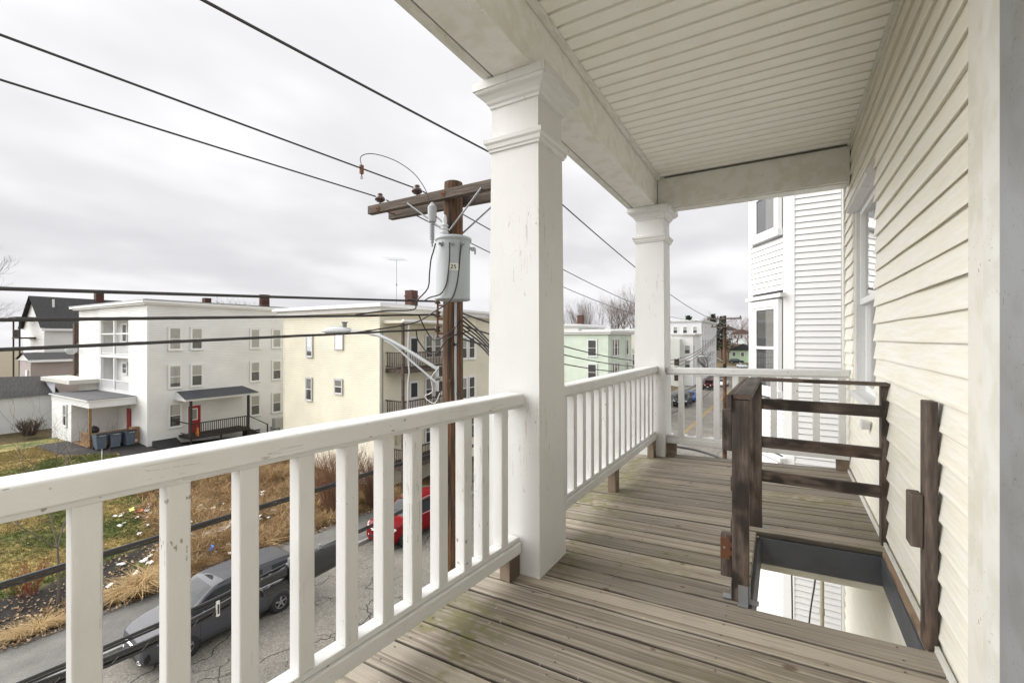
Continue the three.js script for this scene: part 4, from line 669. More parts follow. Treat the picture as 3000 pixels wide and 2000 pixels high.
// ---- neighbour's white house at the far end of the porch ----
{
  const t = thing('neighbour_house', 'bright white clapboard house with a window bay just beyond the porch end', 'house');
  const Z = -9.63, x0 = 0.18, x1 = 0.86, E = 0.1085, mW = sid([0.70, 0.70, 0.715]);
  const bp = [0.02, -9.63], bd = [-0.508, -0.861], BL = 1.18, bry = Math.atan2(0.861, -0.508);
  const wall = mesh('wall', merge([be(-0.0, 8, -9.8, 6, -22, Z - 0.035), be(-0.57, 0, -9.8, 6, -13.6, -10.72)]), mW, t);
  const prof = [[0, -0.002], [0, 0.018], [E - 0.010, 0.003], [E - 0.010, -0.002]], cache = {};
  const board = (L, k) => { const key = L.toFixed(3); if (!cache[key]) { const s = new THREE.Shape(prof.map(([y, z]) => new THREE.Vector2(z, y))); const g = new THREE.ExtrudeGeometry(s, { depth: L, bevelEnabled: false }); g.rotateY(-Math.PI / 2); g.computeVertexNormals(); cache[key] = uvm(g, 'x'); } return cache[key]; };
  // board geometry: local x runs from 0 to -L after the turn, facing +z ... placed per face
  const wins = [[-1.10, 0.80], [1.90, 3.7], [-4.1, -2.2]];   // bay window openings in y
  for (let k = -66; k < 34; k++) {
    const y = 0.02 + k * E;
    const m = mesh('siding_board', board(x1 - x0), mW, wall); m.position.set(x1, y, Z); m.rotation.y = 0;
    const inWin = wins.some(([a, b]) => y + E > a - 0.02 && y < b + 0.02);
    const put = (s0, s1) => { const q = mesh('siding_board', board(s1 - s0), mW, wall); q.position.set(bp[0] + bd[0] * s0, y, bp[1] + bd[1] * s0); q.rotation.y = bry - Math.PI; };
    if (inWin) { put(1.09, BL - 0.03); } else put(0.02, BL - 0.03);
  }
  mesh('corner_board', be(0.0, 0.178, -9.8, 6, Z - 0.02, Z + 0.022, 'y'), mTrimW, t); mesh('corner_board', be(0.865, 0.98, -9.8, 6, Z - 0.02, Z + 0.03, 'y'), mPaint, t);
  mesh('bay_corner', xf(be(-BL - 0.03, -BL + 0.03, -9.8, 6, -0.04, 0.025, 'y'), [bp[0], 0, bp[1]], bry - Math.PI), mTrimW, t);
  for (const [a, b] of wins) {
    const w = win(t, [bp[0] + bd[0] * 0.52 + 0.012 * -0.861, a + 0.12, bp[1] + bd[1] * 0.52 + 0.012 * 0.508], bry - Math.PI, 0.72, b - a - 0.32, { f: 0.12, inside: std([0.05, 0.052, 0.056], 0.5) });
    mesh('head_trim', be(-0.62, 0.62, b - a - 0.17, b - a - 0.10, -0.02, 0.09), mPaint, w);
    const cg = new THREE.PlaneGeometry(0.3, b - a - 0.45, 14, 1); { const p = cg.attributes.position; for (let i = 0; i < p.count; i++) p.setZ(i, 0.003 * Math.sin(p.getX(i) * 70)); cg.computeVertexNormals(); }
    mesh('curtain', cg.translate(0.16, (b - a - 0.32) / 2, 0.014), std([0.16, 0.16, 0.155], 0.9, DS), w);
  }
}
{ // conduit and service cables on the alley side, seen through the hatch
  const t = thing('service_conduit', 'weathered vertical metal conduit in the alley, seen through the floor hatch', 'conduit');
  mesh('pipe', cyl([0.52, -9.8, -8.5], [0.52, -2.3, -8.5], 0.028), std([0.30, 0.27, 0.20], 0.6), t); for (const y of [-3.0, -4.3, -6]) mesh('coupling', cyl([0.52, y, -8.5], [0.52, y + 0.09, -8.5], 0.036), std([0.30, 0.27, 0.20], 0.6), t);
  for (const [a, l] of [[[[0.11, -2.2, -8], [0.111, -3.5, -8], [0.119, -4.2, -8], [0.12, -6.5, -8]], 'left thin black cable hanging in the alley under the hatch'], [[[0.48, -2.2, -8], [0.409, -3.53, -8], [0.339, -4.12, -8], [0.25, -6, -8]], 'right slanting black cable hanging in the alley under the hatch']]) { const m = mesh('hanging_cable', tube(a, 0.012, 20, 6), mWire); m.userData = { label: l, category: 'cable' }; }
}

// =====================================================================
// UTILITY POLES AND WIRES
// =====================================================================
const PX = -3.86, PZ = -4.797;
const mPorc = std([0.075, 0.04, 0.035], 0.25), mTank = std([0.36, 0.385, 0.405], 0.45, { map: tGrime2 });
const lagr = (z, a, b, c) => a[1] * (z - b[0]) * (z - c[0]) / ((a[0] - b[0]) * (a[0] - c[0])) + b[1] * (z - a[0]) * (z - c[0]) / ((b[0] - a[0]) * (b[0] - c[0])) + c[1] * (z - a[0]) * (z - b[0]) / ((c[0] - a[0]) * (c[0] - b[0]));
// wire through three (x, z, y) points, sagging as a parabola
function wirePts(p, q, r, n = 40) { const o = []; for (let i = 0; i <= n; i++) { const z = lerp(p[1], r[1], i / n); o.push([lerp(p[0], r[0], i / n), lagr(z, [p[1], p[2]], [q[1], q[2]], [r[1], r[2]]), z]); } return o; }
function wire(label, p, q, r, rad, cat = 'wire', name = 'power_wire', group) { const m = mesh(name, tube(wirePts(p, q, r), rad, 60, 6), mWire); m.userData = { label, category: cat }; if (group) m.userData.group = group; return m; }
function pinInsulator(parent, x, y, z) { const m = mesh('insulator', lathe([[0.0, 0.15], [0.035, 0.15], [0.042, 0.135], [0.03, 0.12], [0.06, 0.105], [0.075, 0.075], [0.07, 0.055], [0.045, 0.06], [0.05, 0.035], [0.03, 0.03], [0.012, 0.03], [0.012, -0.06], [0, -0.06]], 18, x, y, z), mPorc, parent); return m; }
{
  const t = thing('utility_pole', 'brown wooden utility pole with double crossarm in front of the porch', 'utility pole', [PX, GY, PZ]);
  t.rotation.z = -0.004;
  const Y = y => y - GY;
  mesh('shaft', lathe([[0.175, 0], [0.165, 4], [0.142, 8.5], [0.127, 11.75], [0.122, 11.89], [0.10, 11.9], [0, 11.89]], 20), mPole, t); { const g = t.children[0].geometry, uv = g.attributes.uv, p = g.attributes.position; for (let i = 0; i < uv.count; i++) uv.setXY(i, p.getY(i) * 0.6, uv.getX(i) * 0.9); }
  const ay = Y(1.885);
  const a1 = mesh('crossarm', rb(-1.36, 1.36, ay - 0.06, ay + 0.06, 0.125, 0.215, 0.006, 2, 'x'), mArm, t); a1.rotation.z = 0.006;
  const a2 = mesh('crossarm', rb(-1.36, 1.36, ay - 0.075, ay + 0.045, -0.215, -0.125, 0.006, 2, 'x'), mArm, t);
  for (const [x, y] of [[0, 0], [-1.22, -0.02], [1.22, 0]]) { mesh('bolt_plate', be(x - 0.03, x + 0.03, ay + y - 0.03, ay + y + 0.03, 0.2155, 0.224), mRust, t); mesh('bolt', cyl([x, ay + y, -0.26], [x, ay + y, 0.25], 0.009), mRust, t); }
  for (const z of [0.235, -0.235]) for (const s of [-1, 1]) mesh('brace', cyl([s * 0.62, ay - 0.03, z * 0.98], [s * 0.04, Y(1.42), z * 0.55], 0.012), mGalv, t);
  for (const x of [-1.22, -0.5, 1.21]) pinInsulator(t, x, ay + 0.06, 0.17);
  // pole-mounted transformer, towards the camera
  const d = [0.627, 0.779], tc = [d[0] * 0.37, d[1] * 0.37];
  const tk = mesh('transformer', lathe([[0, Y(0.475)], [0.20, Y(0.475)], [0.217, Y(0.485)], [0.217, Y(0.50)], [0.212, Y(0.51)], [0.212, Y(1.22)], [0.228, Y(1.225)], [0.232, Y(1.245)], [0.228, Y(1.262)], [0.215, Y(1.27)], [0.20, Y(1.262)], [0.12, Y(1.283)], [0, Y(1.288)]], 40, tc[0], 0, tc[1]), mTank, t);
  mesh('bushing', lathe([[0, 0.30], [0.018, 0.30], [0.028, 0.27], [0.034, 0.2], [0.026, 0.19], [0.04, 0.175], [0.055, 0.16], [0.03, 0.15], [0.045, 0.13], [0.058, 0.115], [0.034, 0.105], [0.048, 0.085], [0.058, 0.07], [0.036, 0.06], [0.036, -0.02]], 18, tc[0] - 0.13, Y(1.275), tc[1] + 0.02), std([0.55, 0.57, 0.58], 0.3), tk);
  const lg = [[-0.145, 0.155], [0.0, 0.212], [0.12, 0.175]];
  const face = a => { const c = Math.cos(a), s = Math.sin(a); return [tc[0] + d[0] * 0.212 * c + -d[1] * 0.212 * s * -1, tc[1] + d[1] * 0.212 * c + d[0] * 0.212 * s * -1]; };
  for (const a of [-0.75, -0.05, 0.5]) { const p = face(a), q = [tc[0] + (p[0] - tc[0]) * 1.3, tc[1] + (p[1] - tc[1]) * 1.3]; mesh('terminal', merge([cyl([p[0], Y(1.16), p[1]], [q[0], Y(1.16), q[1]], 0.016), cyl([p[0], Y(1.16), p[1]], [lerp(p[0], q[0], 0.4), Y(1.16), lerp(p[1], q[1], 0.4)], 0.03)]), mGalv, tk); }
  { // the "25" plate on the tank
    const cv = document.createElement('canvas'); cv.width = 128; cv.height = 96; const c = cv.getContext('2d'); c.fillStyle = '#c9c9bd'; c.fillRect(0, 0, 128, 96); c.fillStyle = '#26241f'; c.font = 'bold 78px sans-serif'; c.textAlign = 'center'; c.textBaseline = 'middle'; c.fillText('25', 60, 50);
    const ct = new THREE.CanvasTexture(cv); ct.colorSpace = THREE.SRGBColorSpace; const g = new THREE.CylinderGeometry(0.2135, 0.2135, 0.085, 12, 1, true, -0.27, 0.54); const a0 = Math.atan2(d[0], d[1]); g.rotateY(a0 + 0.02); g.translate(tc[0], Y(0.875), tc[1]);
    mesh('number_plate', g, std([1, 1, 1], 0.6, { map: ct, ...DS }), tk);
  }
  mesh('lifting_lug', prism([[0, 0], [0.06, 0], [0.075, -0.03], [0.075, -0.09], [0.055, -0.09], [0.05, -0.05], [0.02, -0.05], [0, -0.03]], -0.012, 0.012).rotateY(0.68).translate(tc[0] + 0.165, Y(1.16), tc[1] - 0.133), mTank, tk);
  // lightning arrester / fuse holder on the left of the tank
  const ar = mesh('arrester', merge([lathe([[0, 0.52], [0.015, 0.52], [0.055, 0.47], [0.06, 0.46], [0.055, 0.27], [0.035, 0.265]], 6), ...[0, 1, 2, 3, 4, 5, 6, 7, 8].map(i => lathe([[0.022, 0.26 - i * 0.026], [0.038, 0.252 - i * 0.026], [0.022, 0.244 - i * 0.026]], 14)), cyl([0, 0.0, 0], [0, 0.27, 0], 0.022), cyl([0, -0.05, 0], [0, 0.04, 0], 0.012)].map(g => xf(g, [tc[0] - 0.30, Y(1.23), tc[1] + 0.06]))), std([0.33, 0.34, 0.35], 0.5), t);
  // secondary rack
  mesh('rack', merge([cyl([-0.2, Y(0.0), 0.08], [-0.2, Y(0.55), 0.08], 0.014), ...[0.5, 0.32, 0.12].map(y => cyl([-0.2, Y(y - 0.06), 0.08], [-0.02, Y(y - 0.06), 0.06], 0.012))]), mRust, t);
  for (const y of [0.5, 0.32, 0.12]) mesh('spool', lathe([[0.02, 0.04], [0.045, 0.035], [0.025, 0], [0.045, -0.035], [0.02, -0.04]], 14, -0.2, Y(y), 0.08), mPorc, t);
  mesh('riser_pipe', tube([[0.113, Y(0.47), 0.086], [0.118, Y(-0.8), 0.082], [0.145, Y(-2.2), 0.03], [0.172, Y(-4.5), -0.03], [0.19, Y(-9.8), -0.05]], 0.016, 30, 8), std([0.35, 0.37, 0.40], 0.5), t);
  const rk = rng(4); for (let i = 0; i < 9; i++) { const y = Y(0.2 - i * 0.75 - rk() * 0.3), a = rk() * 2; mesh('knot', new THREE.SphereGeometry(0.02 + 0.014 * rk(), 8, 6).scale(1, 1.4, 1).translate(Math.sin(a) * 0.142, y, Math.cos(a) * 0.142), mPole, t); }
  for (let i = 0; i < 5; i++) mesh('cable_clip', be(0.09 + i * 0.01, 0.15 + i * 0.01, Y(-0.1 - i * 0.65), Y(-0.07 - i * 0.65), 0.05 - i * 0.02, 0.105 - i * 0.02), mBlack, t);
}
{ // street lamp on a curved bracket
  const t = thing('street_lamp', 'grey cobra-head street lamp on a curved arm from the near pole', 'street lamp', [PX, -0.44, PZ]);
  const mL = std([0.34, 0.355, 0.36], 0.5);
  mesh('arm', tube([[-0.15, 0, 0.05], [-0.42, 0.12, 0.05], [-0.87, 0.32, 0.05], [-1.3, 0.47, 0.05], [-1.7, 0.53, 0.05], [-1.95, 0.54, 0.05]], 0.025, 30, 10), mL, t);
  mesh('strut', tube([[-0.15, -0.2, 0.05], [-0.6, 0.07, 0.05], [-1.05, 0.35, 0.05], [-1.2, 0.40, 0.05]], 0.016, 20, 8), mL, t);
  mesh('bracket', merge([be(-0.18, -0.12, -0.08, 0.06, 0, 0.1), be(-0.18, -0.12, -0.28, -0.14, 0, 0.1)]), mGalv, t);
  const hs = new THREE.SphereGeometry(1, 24, 14); hs.scale(0.34, 0.085, 0.13); { const p = hs.attributes.position; for (let i = 0; i < p.count; i++) { if (p.getY(i) < -0.012) p.setY(i, -0.012 + (p.getY(i) + 0.012) * 0.2); const x = p.getX(i); p.setZ(i, p.getZ(i) * (0.75 + 0.5 * sm(0.3, -0.3, x))); } hs.computeVertexNormals(); }
  const h = mesh('head', hs.translate(-2.26, 0.545, 0.05), mL, t); mesh('lens', xf(new THREE.SphereGeometry(1, 20, 8, 0, 6.3, Math.PI / 2, Math.PI / 2).scale(0.19, 0.03, 0.10), [-2.36, 0.53, 0.05]), std([0.6, 0.62, 0.62], 0.2), h);
  mesh('photocell', merge([cyl([-2.1, 0.6, 0.05], [-2.1, 0.68, 0.05], 0.035), cyl([-2.1, 0.68, 0.05], [-2.1, 0.70, 0.05], 0.05)]), std([0.2, 0.2, 0.19], 0.6), h);
  mesh('lead', tube([[-0.12, 0.05, 0.1], [-0.22, -0.1, 0.14], [-0.2, -0.28, 0.14], [-0.36, -0.36, 0.12], [-0.18, -0.44, 0.12], [-0.1, -0.3, 0.1]], 0.006, 30, 5), std([0.6, 0.6, 0.58], 0.5), t);
}
{ // far pole
  const x = -4.04, z = -40, t = thing('utility_pole', 'distant brown utility pole down the street, with crossarm', 'utility pole', [x, GY, z]); const Y = y => y - GY;
  mesh('shaft', lathe([[0.17, 0], [0.12, 11.6], [0, 11.62]], 12), mPole, t);
  mesh('crossarm', be(-1.24, 1.24, Y(1.5), Y(1.62), 0.12, 0.22, 'x'), mArm, t); mesh('crossarm', be(-1.0, 0.34, Y(0.86), Y(0.94), 0.12, 0.2, 'x'), mArm, t);
  for (const s of [-1, 1]) mesh('brace', cyl([s * 0.55, Y(1.5), 0.2], [0, Y(1.1), 0.14], 0.018), mGalv, t);
  for (const q of [-1.15, -0.5, 1.15]) pinInsulator(t, q, Y(1.62), 0.17);
  for (const q of [-0.9, -0.6, -0.3, 0.25]) pinInsulator(t, q, Y(0.93), 0.16);
  const l = thing('street_lamp', 'small distant street lamp on the far utility pole', 'street lamp', [x, -1.8, z]);
  mesh('arm', tube([[-0.1, -0.1, 0], [-0.6, 0.18, 0], [-1.2, 0.28, 0], [-1.5, 0.28, 0]], 0.03, 16, 6), mTank, l); mesh('head', xf(new THREE.SphereGeometry(1, 14, 10).scale(0.3, 0.07, 0.12), [-1.75, 0.27, 0]), mTank, l);
}
// conductors: (x, z, y)
const AY = 2.06, gW = 'overhead wires between the poles';
wire('upper left-hand power wire from the outer crossarm insulator', [-5.08, PZ + 0.17, AY], [-5.08, -0.92, 1.955], [-5.08, 14, 1.62], 0.0092);
wire('power wire from the inner left crossarm insulator, with a clamp', [-4.36, PZ + 0.17, AY + 0.01], [-4.36, -0.8, 1.97], [-4.36, 14, 1.62], 0.0092);
wire('topmost power wire, reaching the crossarm end behind the column', [-2.65, PZ + 0.17, AY - 0.06], [-2.65, -1.2, 1.80], [-2.65, 14, 1.45], 0.0092);
wire('outer power wire sagging away to the far pole', [-5.08, PZ - 0.0, AY], [-5.0, -16, 1.05], [-5.19, -40, 1.74], 0.0092);
wire('inner power wire sagging away to the far pole', [-4.36, PZ - 0.0, AY + 0.01], [-4.45, -15.5, 1.19], [-4.54, -40, 1.74], 0.0092);
wire('house-side power wire sagging away to the far pole', [-2.65, PZ + 0.1, AY - 0.06], [-2.66, -9.48, 1.50], [-2.89, -40, 1.74], 0.0092);
[[0.5, 0.30, 'top'], [0.32, 0.11, 'middle'], [0.12, -0.07, 'bottom']].forEach(([a, b, n], i) => wire(n + ' of three thick black secondary cables crossing the white house', [-4.07, PZ + 0.08, a], [-4.07, -0.74, b], [-4.07, 14, b - 0.55], 0.014, 'cable', 'secondary_cable'));
[[0.44, -0.20, -0.82], [0.26, -0.385, -0.98], [0.06, -0.588, -1.1]].forEach(([a, b, c], i) => wire(['upper', 'middle', 'lower'][i] + ' secondary cable sagging past the green house', [-4.07, PZ - 0.1, a], [-4.07, -9.17, b], [-4.3, -40, [0.9, 0.82, 0.75][i]], 0.0135, 'cable', 'secondary_cable'));
{ // telecom bundles, lashed
  const bundle = (label, pts, r, name = 'telecom_cable') => { const t = thing(name, label, 'cable'); const c = new THREE.CatmullRomCurve3(pts.map(p => V(...p))); mesh('cable', new THREE.TubeGeometry(c, 60, r, 8), mBlack, t); mesh('second_cable', new THREE.TubeGeometry(new THREE.CatmullRomCurve3(pts.map(p => V(p[0] + 0.01, p[1] - r * 1.5, p[2]))), 60, r * 0.6, 6), mBlack, t);
    const hel = []; const n = 420; for (let i = 0; i <= n; i++) { const p = c.getPoint(i / n), a = i / n * c.getLength() * 6.283 / 0.95; hel.push(V(p.x + Math.cos(a) * (r + 0.003), p.y - r * 0.4 + Math.sin(a) * (r * 1.25 + 0.001), p.z)); } mesh('lashing_wire', new THREE.TubeGeometry(new THREE.CatmullRomCurve3(hel), n, 0.0022, 4), mGalv, t); return t; };
  bundle('lashed black telecom cable crossing behind the near balusters, upper', [[-4.0, -1.25, 12], [-4.0, -1.40, 4], [-4.0, -1.467, -0.73], [-4.0, -1.506, -2.55], [-3.98, -1.54, -4.6], [-4.0, -2.0, -10], [-4.0, -2.5, -22], [-4.1, -2.5, -33], [-4.15, -2.2, -40]], 0.015);
  const t2 = bundle('thick lashed telecom cable low behind the near balusters', [[-4.0, -1.75, 12], [-4.0, -1.95, 4], [-4.0, -2.10, -0.75], [-4.0, -2.15, -1.5], [-4.0, -2.12, -2.5], [-4.0, -2.12, -3.4], [-3.98, -2.09, -4.55], [-4.0, -2.6, -12], [-4.0, -3.1, -19], [-4.05, -3.5, -30], [-4.15, -3.0, -40]], 0.013);
  const t3 = bundle('fat black telecom trunk cable at the bottom left corner', [[-4.0, -1.9, 12], [-4.0, -2.05, 4], [-4.0, -2.155, -0.75], [-4.0, -2.22, -1.25], [-4.0, -2.235, -1.75], [-4.0, -2.20, -2.15]], 0.024);
  const c = thing('splice_closure', 'black splice closure hanging from the low telecom cable before the van', 'splice closure', [-3.97, -2.20, -2.68]);
  const bd = lathe([[0, -0.44], [0.06, -0.44], [0.11, -0.41], [0.122, -0.36], [0.128, -0.1], [0.124, 0.10], [0.128, 0.11], [0.128, 0.15], [0.112, 0.17], [0, 0.175]], 28); bd.rotateX(Math.PI / 2); bd.scale(0.75, 1, 1); bd.translate(0, -0.03, 0); mesh('body', bd, mBlack, c);
  const port = (y, x, r, l) => { const g = lathe([[0, 0.16], [r * 1.5, 0.16], [r * 1.35, 0.2], [r * 1.1, 0.24], [r * 1.1, 0.30], [r * 1.25, 0.305], [r * 1.25, 0.33], [r, 0.335], [r, 0.38], [r * 1.15, 0.385], [r * 1.15, 0.405], [r * 0.9, 0.41], [r * 0.8, l], [0, l]], 16); g.rotateX(Math.PI / 2); g.translate(x, y, 0); return g; };
  mesh('cable_port', port(0.03, 0, 0.034, 0.62), mBlack, c); mesh('cable_port', port(-0.07, 0.015, 0.036, 0.36), mBlack, c);
  mesh('hanger', merge([be(-0.01, 0.01, 0.08, 0.14, -0.2, -0.17), be(-0.01, 0.01, 0.08, 0.14, 0.12, 0.15)]), mGalv, c);
  const sg = thing('cable_tag', 'white sleeve tag tied to the low telecom cable over the van', 'tag', [-3.975, -2.21, -1.92]); mesh('sleeve', rb(-0.008, 0.008, -0.07, 0.055, -0.014, 0.014, 0.005), std([0.62, 0.62, 0.6], 0.4), sg); mesh('print', be(0.0082, 0.0088, -0.05, 0.03, -0.007, 0.007), mBlack, sg);
  const lp = [[-3.9, -1.35, -5], [-3.4, -2.0, -8.5], [-2.6, -2.9, -12.6], [-1.9, -3.02, -12.9], [-1.2, -3.1, -12.5], [-0.2, -3.2, -11]];
  const m = mesh('service_drop', tube(lp, 0.03, 50, 7), mWire); m.userData = { label: 'thick cable looping low under the far end railing', category: 'cable' };
}
{ // jumper leads on the near pole
  const L = (label, pts, r = 0.009) => { const m = mesh('jumper_lead', tube(pts, r, 40, 6), mWire); m.userData = { label, category: 'cable' }; };
  const tcx = PX + 0.232, tcz = PZ + 0.288;
  const fp = (a, rr, y) => [tcx + rr * (Math.cos(a) * 0.627 + Math.sin(a) * 0.779), y, tcz + rr * (Math.cos(a) * 0.779 - Math.sin(a) * 0.627)];
  L('left black lead curving down from the transformer to the upper cable', [fp(-0.75, 0.27, 1.16), fp(-0.85, 0.28, 1.06), fp(-1.1, 0.27, 0.98), fp(-1.2, 0.28, 0.8), fp(-1.2, 0.30, 0.62), fp(-1.35, 0.42, 0.47), [-4.2, 0.38, -4.45], [-4.16, 0.33, -3.9], [-4.08, 0.26, -3.4]]);
  L('middle black lead hanging down the face of the transformer', [fp(-0.05, 0.27, 1.16), fp(-0.05, 0.26, 1.0), fp(-0.12, 0.245, 0.8), fp(-0.25, 0.24, 0.64), fp(-0.5, 0.25, 0.54), fp(-1.0, 0.3, 0.5), [-4.05, 0.49, -4.45], [-4.07, 0.485, -4.2]]);
  L('right black lead sweeping from the transformer to the lowest cable', [fp(0.5, 0.27, 1.16), fp(0.45, 0.26, 1.0), fp(0.4, 0.245, 0.8), fp(0.25, 0.25, 0.6), fp(0.0, 0.27, 0.46), fp(-0.6, 0.34, 0.32), [-3.98, 0.2, -4.25], [-4.08, 0.1, -3.7], [-4.07, 0.05, -3.3]]);
  L('slack black lead looping under the secondary rack', [[-4.07, 0.3, -4.4], [-4.12, 0.1, -4.6], [-4.02, -0.02, -4.62], [-3.85, 0.0, -4.6], [-3.72, 0.12, -4.68], [-3.66, 0.24, -4.8]]);
  L('lower slack lead sagging in front of the balcony', [[-4.07, 0.1, -4.35], [-4.25, -0.05, -4.6], [-4.1, -0.2, -4.62], [-3.95, -0.2, -4.62], [-3.75, 0.0, -4.62], [-3.6, 0.1, -4.9]]);
  L('thin arched lead from the wire clamp to the arrester', [[-4.36, 2.07, -3.72], [-4.40, 2.2, -3.74], [-4.36, 2.27, -3.85], [-4.2, 2.24, -4.1], [-4.05, 2.1, -4.3], [-3.96, 1.9, -4.42], [-3.93, 1.75, -4.45]], 0.005);
  const wc2 = thing('wire_clamp', 'bronze hot-line clamp hanging on the inner left power wire', 'clamp', [-4.36, 2.05, -3.72]); mesh('body', merge([be(-0.015, 0.015, -0.07, 0.035, -0.02, 0.02), cyl([0, -0.1, 0], [0, -0.06, 0], 0.006)]), mRust, wc2); mesh('eye', new THREE.TorusGeometry(0.016, 0.004, 6, 14).translate(0, -0.115, 0), mRust, wc2);
  for (let i = 0; i < 5; i++) L(['first', 'second', 'third', 'fourth', 'fifth'][i] + ' service drop fanning from the near pole behind the column, from above', [[PX + 0.05, 0.35 - i * 0.06, PZ - 0.1], [PX + 0.45 + i * 0.02, 0.08 - i * 0.06, PZ - 0.05], [PX + 1.1, -0.36 - i * 0.07, PZ + 0.25], [PX + 1.9, -0.95 - i * 0.08, PZ + 1.2], [-1.37, -1.5 - i * 0.05, -2.75]], 0.011);
}

// =====================================================================
// VEHICLES
// =====================================================================
const carGlass = new THREE.MeshPhysicalMaterial({ color: new THREE.Color().setRGB(0.02, 0.024, 0.025), roughness: 0.06, metalness: 0, specularIntensity: 0.4 });
const mTyre = std([0.022, 0.022, 0.023], 0.8), mRim = std([0.5, 0.51, 0.52], 0.3, { metalness: 0.8 }), mChrome = std([0.75, 0.76, 0.77], 0.15, { metalness: 1 }), mLens = std([0.70, 0.71, 0.70], 0.12), mAmber = std([0.75, 0.27, 0.03], 0.2), mSeam = std([0.008, 0.008, 0.008], 0.7);
const paint = (r, g, b) => new THREE.MeshPhysicalMaterial({ color: new THREE.Color().setRGB(r, g, b), roughness: 0.5, metalness: 0.1, clearcoat: 0.32, clearcoatRoughness: 0.03, specularIntensity: 0.25 });
